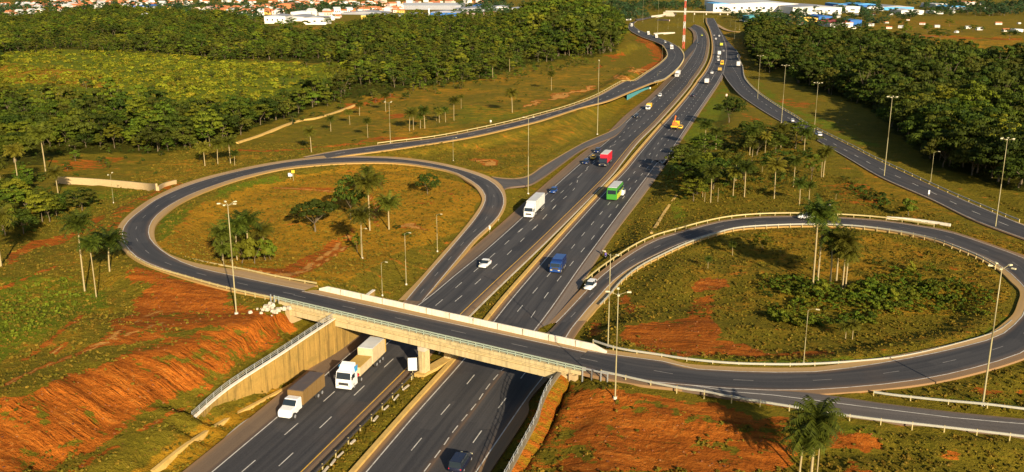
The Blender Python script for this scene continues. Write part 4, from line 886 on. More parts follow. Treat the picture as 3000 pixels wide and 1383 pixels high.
# ---------------------------------------------------------------- vegetation
def quads_mesh(name, Cn, Nn, sz, asp=1.0):
    """leaf clumps: one small bent quad for each centre"""
    n = len(Cn); Nn = Nn/(np.linalg.norm(Nn, axis=1)[:, None]+1e-9)
    a = rng.normal(size=(n, 3)); U = np.cross(Nn, a); U /= np.linalg.norm(U, axis=1)[:, None]+1e-9; V = np.cross(Nn, U)
    s = sz[:, None]
    q = np.stack([Cn-U*s*.5, Cn-V*s*.42*asp+Nn*s*.12, Cn+U*s*.5, Cn+V*s*.42*asp-Nn*s*.1], 1).reshape(-1, 3)
    me = bpy.data.meshes.new(name); me.vertices.add(n*4); me.vertices.foreach_set('co', q.reshape(-1))
    me.loops.add(n*4); me.loops.foreach_set('vertex_index', np.arange(n*4)); me.polygons.add(n)
    me.polygons.foreach_set('loop_start', np.arange(0, n*4, 4)); me.polygons.foreach_set('loop_total', np.full(n, 4)); me.update()
    return me
def crown_mesh(name, r, h0, h1, nclump, nleaf, leaf, flat=1.0, gap=0.25, spread=0.36):
    """clumps of leaves through an uneven crown volume between heights h0 and h1"""
    cz, rz = (h0+h1)/2, (h1-h0)/2; Cs = []; Ns = []; Ss = []
    for k in range(nclump):
        th = rng.uniform(0, 2*math.pi); ph = math.acos(rng.uniform(-0.55, 1)); q = rng.uniform(0.45, 1.0)**0.6
        c = np.array([math.sin(ph)*math.cos(th)*r*q*rng.uniform(.8, 1.12), math.sin(ph)*math.sin(th)*r*q*rng.uniform(.8, 1.12), cz+math.cos(ph)*rz*q*rng.uniform(.8, 1.08)])
        rc = r*spread*rng.uniform(0.6, 1.25)*(0.75 if q > .9 else 1); m = int(nleaf/nclump*rng.uniform(.7, 1.3))
        d = rng.normal(size=(m, 3)); d /= np.linalg.norm(d, axis=1)[:, None]; d[:, 2] = np.abs(d[:, 2])*0.9-0.22
        rad = rng.uniform(0.55, 1.0, m)**0.5
        P = c+d*rc*rad[:, None]*np.array([1, 1, 0.7*flat])
        Cs.append(P); Ns.append(d*np.array([1, 1, 1.3])+rng.normal(size=(m, 3))*0.30+np.array([0, 0, .15])); Ss.append(leaf*rng.uniform(.55, 1.35, m))
    return quads_mesh(name, np.concatenate(Cs), np.concatenate(Ns), np.concatenate(Ss))
def trunk_mesh(name, h, r, limbs=5, spread=2.2, top=None, lean=0.3):
    mb = MB(); top = top or h*1.35; lx, ly = rng.uniform(-lean, lean, 2); p = Vector((0, 0, -0.4))
    pts = [Vector((lx*t*t+0.08*math.sin(5*t), ly*t*t, h*t)) for t in (0, .35, .7, 1)]; pts[0].z = -0.5
    for i in range(3): mb.tube(pts[i], pts[i+1], r*(1.25-0.3*i), r*(1.25-0.3*(i+1)), 7, caps=False)
    for k in range(limbs):
        a = 2*math.pi*k/limbs+rng.uniform(-.4, .4); m = pts[3]+Vector((math.cos(a)*spread*.5, math.sin(a)*spread*.5, (top-h)*.45)); e = m+Vector((math.cos(a)*spread*.6, math.sin(a)*spread*.6, (top-h)*.5))
        mb.tube(pts[3], m, r*.42, r*.26, 5, caps=False); mb.tube(m, e, r*.26, r*.1, 5, caps=False)
    return mb.mesh(name, smooth=True)
def frond(mb, base, az, el, L, droop, wdt, seg=7, teeth=True):
    """arched palm frond: two rows of leaflets hanging off the midrib"""
    p = np.array(base, float); d = np.array([math.cos(az)*math.cos(el), math.sin(az)*math.cos(el), math.sin(el)]); st = L/seg
    side = np.array([-math.sin(az), math.cos(az), 0]); prev = None
    for i in range(seg+1):
        t = i/seg; w_ = wdt*math.sin(math.pi*min(1, 0.12+0.9*t))**0.6
        if i > 0:
            for s in (-1, 1):
                for k in range(2):
                    a = prev[0]+(p-prev[0])*(k/2); b = prev[0]+(p-prev[0])*((k+.98)/2)
                    tip = (a+b)/2+side*s*w_*rng.uniform(.8, 1.1)+np.array([0, 0, -w_*rng.uniform(.25, .7)])+d*st*.35
                    mb.add([a, b, tip], [(0, 1, 2)])
        prev = (p.copy(), w_); p = p+d*st; d = d+np.array([0, 0, -droop/seg*(0.5+1.3*t)]); d /= np.linalg.norm(d)
def palm_crown(name, L, n, droop=1.6, wdt=0.75, up=1.15, skirt=4):
    mb = MB()
    for k in range(n):
        az = 2.399*k+rng.uniform(-.2, .2); el = up-1.35*(k/n)**1.1+rng.uniform(-.12, .12)
        frond(mb, (0.12*math.cos(az), 0.12*math.sin(az), 0), az, el, L*rng.uniform(.85, 1.1), droop*rng.uniform(.8, 1.2), wdt)
    for k in range(skirt):
        az = rng.uniform(0, 6.28); frond(mb, (0, 0, -0.2), az, -0.9, L*.6, 0.7, wdt*.8, 4)
    me = bpy.data.meshes.new(name); me.from_pydata(mb.v, [], mb.f); return me
def palm_trunk(name, h, r, lean=0.5):
    mb = MB(); lx, ly = rng.uniform(-lean, lean, 2); n = 7
    P = [Vector((lx*(i/n)**2, ly*(i/n)**2, h*i/n)) for i in range(n+1)]; P[0].z = -0.5
    for i in range(n): mb.tube(P[i], P[i+1], r*(1.2 if i == 0 else 1-.25*i/n), r*(1-.25*(i+1)/n), 7, caps=False)
    return mb.mesh(name, smooth=True), P[-1]
def proto(name, crown, trunk, cm, tm, top=None):
    r = empty(name, (0, 0, -500)); t = mkobj('trunk', trunk, tm, r); c = mkobj('crown', crown, cm, r)
    if top is not None: c.location = top
    return freeze(r)
PALMS = []
for k in range(5):
    h = (9.5, 7.5, 11.5, 6.0, 8.6)[k]; tr_, tp = palm_trunk('trunk', h, 0.15+0.012*k)
    PALMS.append((proto('palm_tree', palm_crown('crown', 3.9+0.3*(k % 3), 34+3*(k % 3), 1.6+.35*(k % 2), 1.25), tr_, M['palm'], M['palm_bark'], tp), h+1.6))
BROAD = []
for k in range(5):
    r = (5.0, 6.4, 4.2, 6.0, 4.8)[k]; H_ = (9.5, 11, 8.5, 8.2, 12.5)[k]; hb = (1.6, 2.2, 1.2, 1.4, 2.8)[k]
    BROAD.append((proto('broadleaf_tree', crown_mesh('crown', r, hb, H_, 26+4*k, 2600, 0.55, .62, spread=.33), trunk_mesh('trunk', hb+.8, 0.2, 6, r*.55, H_*.72), M['leaf'] if k % 2 == 0 else M['leaf_dark'], M['bark']), H_))
UMB = (proto('umbrella_tree', crown_mesh('crown', 7.2, 3.8, 7.2, 60, 4200, 0.55, .55, spread=.2), trunk_mesh('trunk', 2.0, 0.3, 9, 4.6, 5.6), M['leaf_dark'], M['bark']), 7.2)
BUSH = (proto('shrub', crown_mesh('crown', 2.2, 0.2, 3.0, 10, 800, 0.4), trunk_mesh('trunk', .7, 0.09, 4, 1.0, 2.0), M['leaf'], M['bark']), 3.0)
protos_used = set()
def plant(pr, p, s, rz=None, label=None, cat='tree', group=None, sz=None, name=None):
    root, h = pr
    if root.name in protos_used: o = copy_tree(root)
    else: protos_used.add(root.name); o = root
    o.location = (float(p[0]), float(p[1]), float(p[2])); o.rotation_euler = (0, 0, rng.uniform(0, 6.28) if rz is None else rz)
    o.scale = (s, s, sz or s); tag(o, label, cat, group); return o
def mpp(p): return float(np.hypot(p[0], p[1]*1.0))*1.03/FOC          # metres to one photo pixel at p
def palm_at(t, htop, label, group=None, crown=1.0, k=None):
    """palm with its foot at the surveyed point, htop photo pixels tall"""
    a = px(t)[0]; p = on(a[0], a[1]); h = htop*mpp(p)*1.08
    k = rng.integers(0, 5) if k is None else k; root, hp = PALMS[k]; sz = h/hp
    s = np.clip(sz*0.95, 0.5, .84)*crown
    o = plant(PALMS[k], p, s, None, label, 'palm tree', group, sz=sz)
    for c in o.children:
        if c.name.startswith('crown'): c.scale = (1, 1, s/sz)
    return o
G1 = 'palms scattered over the grass above the northwest slip road'; L1 = 'small pale trunked palm on the open grass above the northwest slip road'
# each palm: foot (tile coords), height in photo pixels, label, group
PL = [
 ('D 640,1010',200,'tall palm with golden trunk below the left loop, leftmost and tallest of its three',None,1.15,2),
 ('D 728,1060',165,'slender palm below the left loop, middle of a row of three',None,.95,0),
 ('D 828,860',100,'dark round headed palm nearest the left loop bend, casting a long shadow',None,1.25,1),
 ('D 145,245',110,'palm with drooping crown among the scrub at the left edge, below the forest',None,1.2,0),
 ('D 345,110',105,'big yellow green palm at the lower left tip of the left forest',None,1.45,2),
 ('D 440,285',70,'palm standing at the left end of the long concrete wall',None,1.0,3),
 ('D 15,250',80,'palm at the very left edge above the scrub thicket',None,1.1,1),
 ('D 8,825',140,'leafy palm half cut by the left edge beside the red path',None,1.5,4),
 ('D 1547,65',62,'palm at the forest foot, leftmost of a row of four',None,1.0,3),
 ('D 1645,55',66,'palm at the forest foot, second of a row of four',None,1.05,1),
 ('D 1740,45',66,'palm at the forest foot, third of a row of four',None,1.1,4),
 ('D 1772,62',40,'short palm at the forest foot, right end of a row of four',None,.8,3),
 ('A 2350,1150',68,'lone palm between the orange path and the northwest slip road',None,1.0,3),
 ('A 2497,992',42,L1,G1,.8,3),('B 65,942',40,L1,G1,.9,1),('B 200,1040',52,L1,G1,.95,0),('B 138,872',36,L1,G1,.9,3),('B 335,842',50,L1,G1,1,0),
 ('B 515,990',58,L1,G1,1,1),('B 545,980',58,L1,G1,1,0),('B 597,970',40,L1,G1,.8,3),('B 630,970',56,L1,G1,1,4),('B 718,912',36,L1,G1,.9,0),
 ('B 740,925',36,L1,G1,.9,3),('B 787,922',40,L1,G1,.9,1),('B 850,910',60,L1,G1,1,2),('B 905,820',36,L1,G1,.85,0),
 ('B 1585,682',50,'upright palm alone on the grass above the long orange scar',None,1.0,0),
 ('B 1290,850',62,'dark headed palm beside a black shadow above the northwest slip road',None,1.25,1),
 ('B 1143,606',50,'pale trunk palm at the forest edge behind the scattered palms',None,1.1,2),
 ('B 1270,545',48,'slim white trunked palm in front of the tall forest',None,.9,2),
 ('B 740,606',44,'pale forked palm at the middle of the forest edge',None,1.1,0),('B 808,600',40,'pale palm just right of the forked palm at the forest edge',None,.9,1),
 ('E 155,762',150,'tall dark palm right of centre in the left grass island, leaning',None,1.2,1),
 ('E 215,552',150,'tall palm with broad pale crown in the middle of the left grass island',None,1.35,2),
 ('E 360,545',88,'full headed palm at the right of the left grass island',None,1.35,4),
 ('E 205,372',110,'very thin tall palm rising behind the crowns of the left island',None,.75,2),
 ('D 1690,820',62,'small palm at the left side of the bushy clump in the left island',None,.9,3),
 ('D 1680,780',90,'palm in the bushy clump at the left end of the left island',None,1.2,1),
 ('D 1790,780',108,'pale fronded palm in the middle of the bushy clump',None,1.35,2),
 ('D 1880,770',120,'tallest palm over the right side of the bushy clump',None,1.4,0),
 ('D 2000,740',82,'dark palm at the right end of the bushy clump',None,1.3,4),
 ('F 980,992',235,'tallest palm of the right island, left of its pair',None,1.3,2),
 ('F 1016,962',222,'second tallest palm of the right island, close beside the tallest',None,1.2,4),
 ('F 1112,962',160,'palm with dark crown right behind the tallest pair in the right island',None,1.3,1),
 ('F 1205,992',150,'yellow trunked palm at the right of the palm cluster in the right island',None,1.3,0),
 ('F 1228,985',120,'shorter palm hugging the yellow trunked one in the right island',None,1.1,3),
 ('F 1160,930',110,'short palm between the tall pair and the yellow trunked palm',None,1.2,3),
 ('F 375,740',40,'small lone palm in the upper left of the right island',None,.7,3),('F 190,838',34,'tiny palm sapling near the left of the right island',None,.6,3),
 ('I 1228,186',44,'little palm in the lower scrub of the right island, left of two',None,.85,3),('I 1280,186',46,'little palm in the lower scrub of the right island, right of two',None,.9,0),
 ('I 880,1215',150,'front palm at the lower right, left of the trio below the road',None,1.25,1),
 ('I 968,1225',205,'front palm at the lower right, tallest of the trio below the road',None,1.15,4),
 ('I 1012,1225',140,'front palm at the lower right, right of the trio below the road',None,1.05,0)]
G2 = 'palms in the grove between the highway and the northeast slip road'; L2 = 'palm in the grove between the right carriageway and the northeast slip road'
for t, h, s in (('F 210,345',95,1.1),('F 380,290',80,1),('F 465,300',95,1),('F 690,312',100,1.1),('F 835,225',80,1),('F 880,360',72,.9),('F 950,360',62,.9),('F 1060,152',80,1),('F 1045,150',70,.8),
   ('F 1155,320',24,.5),('F 600,110',26,.6),('C 165,1120',70,1.1),('C 740,1120',62,1.1),('C 915,1160',66,1.0),('C 505,1170',70,1.2),('F 150,300',52,.8),('F 265,335',50,.8),('F 300,120',60,1),('F 70,180',70,1.1),('F 520,60',60,1),('F 165,335',40,.7),
   ('F 400,180',66,1.0),('C 250,1130',60,1),('C 620,1180',60,1)):
    PL.append((t, h, L2, G2, s, None))
for t, h, l, gp2, c, k in PL: palm_at(t, h, l, gp2, c, k)
def tree_at(t, htop, label, pr, wpx=None, group=None, cat='tree'):
    a = px(t)[0]; p = on(a[0], a[1]); root, hp = pr; sz = htop*mpp(p)*1.1/hp; s = sz if wpx is None else wpx*mpp(p)/ (2*{'umbrella_tree': 7.6}.get(root.name.split('.')[0], 4.6))
    return plant(pr, p, s, None, label, cat, group, sz=sz)
tree_at('D 2380,562', 82, 'wide flat topped tree in the middle of the left grass island', UMB, 142)
tree_at('E 115,272', 50, 'dense round tree at the back of the left grass island', BROAD[2], 46)
tree_at('E 290,232', 38, 'small dark round tree right of the dense one in the left island', BROAD[0], 38)
tree_at('E 650,278', 58, 'sparse half bare tree at the upper right of the left island', BROAD[3], 50)
tree_at('E 70,470', 120, 'big round green crown left of the tall palms in the left island', BROAD[1], 70)
tree_at('E 120,720', 54, 'small leafy tree at the foot of the leaning palm in the left island', BROAD[2], 30)
for t, h, w_ in (('D 1740,790',50,60),('D 1830,800',58,70),('D 1920,800',64,80),('D 2000,780',56,70),('D 2040,770',44,50),('D 1870,740',60,60)):
    tree_at(t, h, 'rounded shrub in the bushy clump of the left island', BUSH, w_*2.1, 'shrubs of the bushy clump', 'shrub')
tree_at('C 350,925', 66, 'dark umbrella shaped tree in the point between highway and northeast slip road', BROAD[3], 66)
tree_at('F 600,702', 50, 'round tree with forked white trunk at the top of the right island', BROAD[0], 50)
tree_at('F 1700,440', 40, 'low dark tree beside the northeast slip road above the right loop', BUSH, 130)
G3 = 'shade trees in the grove between the highway and the northeast slip road'; L3 = 'leafy shade tree in the grove between highway and slip road'
for t, h, w_ in (('F 110,280',70,66),('F 230,240',70,60),('F 60,170',56,60),('F 330,190',60,60),('C 560,1170',56,60),('C 520,1040',44,40),('C 700,1150',50,46),('C 900,1060',50,46),('C 780,1050',44,40),('F 20,90',60,60),('F 130,80',56,60),('F 720,100',50,50),('F 460,170',50,44),
   ('C 170,1188',60,60),('C 640,1100',50,50),('C 850,1120',50,60),('F 970,170',70,30),('F 80,330',60,50),('F 190,150',60,66)):
    tree_at(t, h*1.05, L3, BROAD[rng.integers(0, 5)], w_*1.45, G3)
G4 = 'scattered trees on the field at the upper right'; L4 = 'round tree standing alone on the open field at the upper right'
for t, h in (('C 1940,308',30),('C 2010,385',24),('C 2168,408',30),('C 2350,430',25),('C 1845,245',20),('C 1685,268',26),('C 1760,355',20),('C 2105,245',16),('C 2190,240',18),('C 2010,200',18),('C 2465,300',26),('C 2265,240',12),('C 1620,360',16),('C 1660,200',16)):
    tree_at(t, h, L4, BROAD[rng.integers(0, 5)], h*1.25, G4)
for t, h, l in (('A 2200,240', 36, 'white trunked tree standing before the long white factory'), ('A 2475,200', 24, 'dark tree at the right end of the long white factory'), ('A 2350,300', 26, 'pointed tree on the yellow field below the factory')):
    tree_at(t, h, l, BROAD[4], h*1.0)
tree_at('A 2470,262', 16, 'dwarf tree on the yellow field below the factory', BROAD[2], 16)
# --- forests: the trees that show largest stand alone, the rest is one wood
def scatter(polys, sp, holes=(), ymax=2600, seed=1):
    r_ = np.random.default_rng(seed); P0 = [px(t) for t in polys]; Hs_ = [px(t) for t in holes]; allp = np.concatenate(P0)
    W = np.array([g(a, max(b, 18), 2) for a, b in allp]); x0, y0 = W[:, :2].min(0); x1, y1 = W[:, :2].max(0); y1 = min(y1, ymax)
    out = []; y = y0
    xs, ys = np.meshgrid(np.arange(x0, x1, sp), np.arange(y0, y1, sp)); xs = xs+r_.uniform(-.46, .46, xs.shape)*sp; ys = ys+r_.uniform(-.46, .46, ys.shape)*sp
    xs = xs.ravel(); ys = ys.ravel(); zs = height(xs, ys); ax, ay = proj(xs, ys, zs)
    m = np.zeros(xs.shape, bool)
    for p in P0: m |= inside(ax, ay, p)
    for p in Hs_: m &= ~inside(ax+vnoise(xs, ys, 40, 41)*70, ay+vnoise(xs, ys, 40, 42)*18, p)
    m &= (ax > -160) & (ax < 3160)
    return np.stack([xs[m], ys[m], zs[m]], 1)
MEADOW_T = 'A -60,400 600,380 1000,385 1500,430 2000,470 2400,490 2576,480; B 100,540 0,650; A 2300,760 1900,840 1400,880 1000,840 600,800 -60,740'
FL = scatter([FOREST_L], 6.0, [MEADOW_T], seed=3)
# keep the far field by the factory open
FLD = px('A 1880,190 2576,190 2576,262 2250,300 2000,250'); ax, ay = proj(FL[:, 0], FL[:, 1], FL[:, 2]); FL = FL[~inside(ax, ay, FLD)]
FR_ = scatter([FOREST_R], 6.4, seed=4)
lone_l = scatter(['D -60,330 100,180 380,130 420,330 640,360 700,420 560,470 300,560 100,640 -60,660'], 6.0, seed=5)
def by_size(P): return P[np.argsort(np.hypot(P[:, 0], P[:, 1]))]
FL, FR_ = by_size(FL), by_size(FR_)
FL = FL[vnoise(FL[:, 0], FL[:, 1], 24, 61)+.35*vnoise(FL[:, 0], FL[:, 1], 9, 62) > -.24]
NL, NR = 150, 130
for P, n, lab, grp, ks in ((FL, NL, 'leafy tree in the front rows of the big forest on the left', 'trees along the near edge of the left forest', (0, 1, 2, 3, 4)),
                       (FR_, NR, 'dark leafy tree in the near part of the forest on the right', 'trees along the near edge of the right forest', (1, 3, 1, 3, 4))):
    for i, p in enumerate(P[:n]):
        k = ks[rng.integers(0, 5)]; s = rng.uniform(0.72, 1.18)*1.4 if P is FR_ else rng.uniform(0.42, 1.12); plant(BROAD[k], p, s, None, lab, 'tree', grp, sz=s*rng.uniform(.85, 1.2))
for p in lone_l[:28]:
    s = rng.uniform(.42, .8); plant(BROAD[rng.integers(0, 5)], p, s, None, 'low tree in the thicket at the left edge below the concrete wall', 'tree', 'trees of the left thicket', sz=s*.9)
# instanced stuff
def hidden_col(name, items):
    c = bpy.data.collections.new(name)
    for i, (me_, mat) in enumerate(items):
        me_.materials.append(mat); o = bpy.data.objects.new('%s_%d' % (name, i), me_); c.objects.link(o)
    return c
def scatter_obj(name, P, scale, col, nvar, label, seed=0, zs=1.0, boost=None):
    r_ = np.random.default_rng(seed); n = len(P)
    me_ = bpy.data.meshes.new(name); me_.vertices.add(n); me_.vertices.foreach_set('co', P.astype(np.float32).reshape(-1))
    sc = me_.attributes.new('sc', 'FLOAT_VECTOR', 'POINT'); s = (scale[0]+(scale[1]-scale[0])*r_.random(n)**1.3)*(1 if boost is None else boost)
    sc.data.foreach_set('vector', np.stack([s, s, s*zs*r_.uniform(.8, 1.2, n)], 1).astype(np.float32).reshape(-1))
    rt = me_.attributes.new('rt', 'FLOAT', 'POINT'); rt.data.foreach_set('value', r_.uniform(0, 6.28, n).astype(np.float32))
    ix = me_.attributes.new('ix', 'INT', 'POINT'); ix.data.foreach_set('value', r_.integers(0, nvar, n).astype(np.int32))
    o = mkobj(name, me_); o['kind'] = 'stuff'; o['label'] = label
    ng = bpy.data.node_groups.new(name, 'GeometryNodeTree'); ng.interface.new_socket('Geometry', in_out='INPUT', socket_type='NodeSocketGeometry'); ng.interface.new_socket('Geometry', in_out='OUTPUT', socket_type='NodeSocketGeometry')
    gi = ng.nodes.new('NodeGroupInput'); go = ng.nodes.new('NodeGroupOutput'); ci = ng.nodes.new('GeometryNodeCollectionInfo'); ci.inputs['Collection'].default_value = col; ci.inputs['Separate Children'].default_value = True; ci.inputs['Reset Children'].default_value = True
    ip = ng.nodes.new('GeometryNodeInstanceOnPoints'); ip.inputs['Pick Instance'].default_value = True
    def na(nm, ty): x = ng.nodes.new('GeometryNodeInputNamedAttribute'); x.data_type = ty; x.inputs['Name'].default_value = nm; return x.outputs['Attribute']
    cx = ng.nodes.new('ShaderNodeCombineXYZ'); ng.links.new(na('rt', 'FLOAT'), cx.inputs[2])
    ng.links.new(gi.outputs[0], ip.inputs['Points']); ng.links.new(ci.outputs[0], ip.inputs['Instance']); ng.links.new(na('ix', 'INT'), ip.inputs['Instance Index'])
    ng.links.new(cx.outputs[0], ip.inputs['Rotation']); ng.links.new(na('sc', 'FLOAT_VECTOR'), ip.inputs['Scale']); ng.links.new(ip.outputs[0], go.inputs[0])
    md_ = o.modifiers.new('scatter', 'NODES'); md_.node_group = ng
    return o
def whole(me1, me2, m1, m2, name):
    """crown and trunk in one mesh, for the wood"""
    bm = bmesh.new(); bm.from_mesh(me1); n1 = len(bm.faces); bm.from_mesh(me2); bm.faces.ensure_lookup_table()
    for f in bm.faces[n1:]: f.material_index = 1
    me_ = bpy.data.meshes.new(name); bm.to_mesh(me_); bm.free(); me_.materials.append(m1); me_.materials.append(m2); return me_
far_items = []
for k in range(6):
    r = (4.4, 5.4, 3.8, 5.0, 4.2, 4.8)[k]; H_ = (9.5, 11, 8.5, 8.4, 13.0, 10)[k]; hb = -0.3
    me_ = whole(crown_mesh('crown', r, hb, H_, (12, 20, 9, 26, 14, 17)[k], 1000, 0.8, .6, spread=(.42, .34, .5, .28, .4, .36)[k]), trunk_mesh('trunk', H_*.25, .22, 4, r*.5, H_*.7), M['leaf'] if k % 2 == 0 else M['leaf_dark'], M['bark'], 'wood_tree'); far_items.append(me_)
wood_col = bpy.data.collections.new('wood_kinds')
for i, m_ in enumerate(far_items): wood_col.objects.link(bpy.data.objects.new('wood_kind_%d' % i, m_))
dark_col = bpy.data.collections.new('dark_wood_kinds')
for i, m_ in enumerate(far_items):
    m2 = m_.copy(); m2.materials[0] = M['leaf_dark']; dark_col.objects.link(bpy.data.objects.new('dark_wood_kind_%d' % i, m2))
FW = FL[NL:][rng.random(len(FL)-NL) < .95]; ax, ay = proj(FW[:, 0], FW[:, 1], FW[:, 2])
bo = .84+.9*smooth01((ax-1480)/140)*smooth01((1850-ax)/60)*smooth01((190-ay)/60)+.5*np.clip(vnoise(FW[:, 0], FW[:, 1], 60, 63), -.5, 1)
scatter_obj('wood', FW, (.35, 1.45), wood_col, 6, 'dense green forest stretching behind its front trees on the left', 1, boost=bo)
scatter_obj('wood', FR_[NR:], (.85, 1.7), dark_col, 6, 'dense dark forest behind its front trees on the right', 2)
def small_col(name, specs, mat):
    c = bpy.data.collections.new(name)
    for i, (r, h, ncl, nl, lf) in enumerate(specs):
        m_ = crown_mesh(name, r, -.1, h, ncl, nl, lf); m_.materials.append(mat); c.objects.link(bpy.data.objects.new('%s_%d' % (name, i), m_))
    return c
scrub_col = small_col('scrub_kind', [(1.8, 1.7, 6, 170, .6), (1.3, 1.2, 5, 120, .5), (2.4, 1.4, 8, 220, .7)], M['scrub'])
tuft_col = small_col('tuft_kind', [(.5, .42, 3, 34, .32), (.35, .32, 2, 26, .26), (.7, .4, 4, 44, .34)], M['tuft'])
dscrub_col = small_col('thicket_kind', [(1.8, 2.3, 7, 260, .4), (1.3, 1.4, 5, 190, .36), (2.3, 1.9, 11, 330, .4)], M['leaf_dark'])
thick_col = small_col('thicket_leafy', [(1.8, 2.6, 8, 300, .42), (1.3, 1.8, 5, 200, .38), (2.1, 1.8, 11, 330, .42)], M['leaf'])
ME_ = scatter([MEADOW_T], 3.6, seed=7); scatter_obj('meadow_scrub', ME_[rng.random(len(ME_)) < .15+1.1*(vnoise(ME_[:, 0], ME_[:, 1], 45, 51)+.5)*(vnoise(ME_[:, 0], ME_[:, 1], 14, 52)+.7)], (.3, 1.25), scrub_col, 3, 'pale green low scrub filling the clearing in the left forest', 3)
MT = scatter([MEADOW_T], 15, seed=17); scatter_obj('meadow_trees', MT[rng.random(len(MT)) < .9*(vnoise(MT[:, 0], MT[:, 1], 60, 53)+.45)], (.15, .6), wood_col, 6, 'small trees dotted through the clearing in the left forest', 13)
TH = scatter(['F 600,900 800,870 1000,960 1300,960 1600,860 1900,850 2200,1000 2350,1050 2300,1188 620,1188', 'I 600,0 1500,0 1400,120 1100,160 800,80'], 1.7, seed=8); nz = vnoise(TH[:, 0], TH[:, 1], 9, 81)+.5*vnoise(TH[:, 0], TH[:, 1], 3.5, 82)
TH = TH[nz > -.30]; nz = nz[nz > -.30]; scatter_obj('thicket', TH, (.3, .8), thick_col, 3, 'dark green thicket around the palms of the right island', 4, boost=.8+1.6*np.clip(nz+.1, 0, 1))
TH = scatter(['D -60,300 120,160 330,120 420,330 620,330 740,400 560,470 300,560 -60,680', 'F 0,100 1000,130 700,280 0,340', 'C 0,1100 300,960 900,1020 1000,1188 0,1188', 'F 1200,150 1600,330 1560,430 1300,320'], 2.6, seed=28); scatter_obj('thicket', TH[rng.random(len(TH)) < .5], (.3, 1.0), dscrub_col, 3, 'green undergrowth of the grove and of the left thicket', 24)
TH = scatter(['D 60,1000 500,900 700,1000 800,1100 700,1188 -60,1188', 'G -60,-60 600,-60 480,60 200,220 -60,380'], 1.3, seed=38); tall_col = small_col('tall_grass_kind', [(1.2, .9, 5, 120, .42), (.9, .7, 4, 90, .36)], M['tall_grass']); scatter_obj('tall_grass', TH[rng.random(len(TH)) < .7], (.35, .8), tall_col, 2, 'tall bright green grass on the slope at the lower left', 34)
SH = scatter(['B 300,640 1900,480 2400,560 1800,760 900,1000 0,1080 0,850', 'A 1800,1188 2576,900 2576,1188', 'D 400,60 2300,0 1800,80 1400,180 480,140', 'C 1000,300 2576,420 2576,520 1900,440', 'E 200,300 1000,200 1000,600 300,900 0,900', 'D 1300,540 2576,100 2576,900 1800,820', 'F 0,600 2000,620 2500,1000 2300,1188 0,1188'], 9, seed=12)
ED = scatter(['D 250,130 420,120 1250,50 1750,10 1700,-20; A 1500,1150 1150,1150 400,1165', 'A 1780,1040 2200,890 2576,760; B 0,750 900,620 1300,530 1900,430; B 1950,470 1400,600 900,680 300,790; A 2400,900 1900,1050'], 8, seed=91)
scatter_obj('edge_bushes', ED[rng.random(len(ED)) < .45], (.14, .5), wood_col, 6, 'small trees and bushes thinning out in front of the left forest', 92)
scatter_obj('low_bushes', SH[rng.random(len(SH)) < .35], (.25, .7), dscrub_col, 3, 'scattered low bushes on the open grass', 6)
UG = scatter([FOREST_L, FOREST_R], 3.4, [MEADOW_T], ymax=1300, seed=71); scatter_obj('undergrowth', UG[rng.random(len(UG)) < .6], (.3, .9), dscrub_col, 3, 'undergrowth beneath the front trees of both forests', 72)
# grass tufts near the camera, thinned over bare earth and kept off the roads
tx = rng.uniform(-120, 140, 70000); ty = 100+rng.random(70000)**1.25*260
def cover_at(x, y, ch):
    i = np.clip(np.searchsorted(GX, x)-1, 0, nx-2); j = np.clip(np.searchsorted(GY, y)-1, 0, ny-2); return cov[j, i, ch]
keep = rng.random(70000) > cover_at(tx, ty, 0)*1.0
for C2, hw_, zz, _ in ROADS:
    for k in range(0, len(C2)):
        m = (np.abs(tx-C2[k, 0]) < hw_[k]+6) & (np.abs(ty-C2[k, 1]) < hw_[k]+6)
        if m.any(): keep[m] &= np.hypot(tx[m]-C2[k, 0], ty[m]-C2[k, 1]) > hw_[k]+0.9
# between samples too
for W in (mdl, mdl2):
    for p in W: keep &= ~((np.abs(tx-p[0]) < .8) & (np.abs(ty-p[1]) < .8))
tz = height(tx, ty); db = ((tx-N0[0])*bdir[0]+(ty-N0[1])*bdir[1], (tx-N0[0])*bnor[0]+(ty-N0[1])*bnor[1])
keep &= ~((db[0] > -3) & (db[0] < BL+3) & (db[1] > -1) & (db[1] < BW+1.5))
TP = np.stack([tx, ty, tz], 1)[keep]
scatter_obj('grass_tufts', TP, (.35, .95), tuft_col, 3, 'tufts of dry grass on the verges and banks', 5)
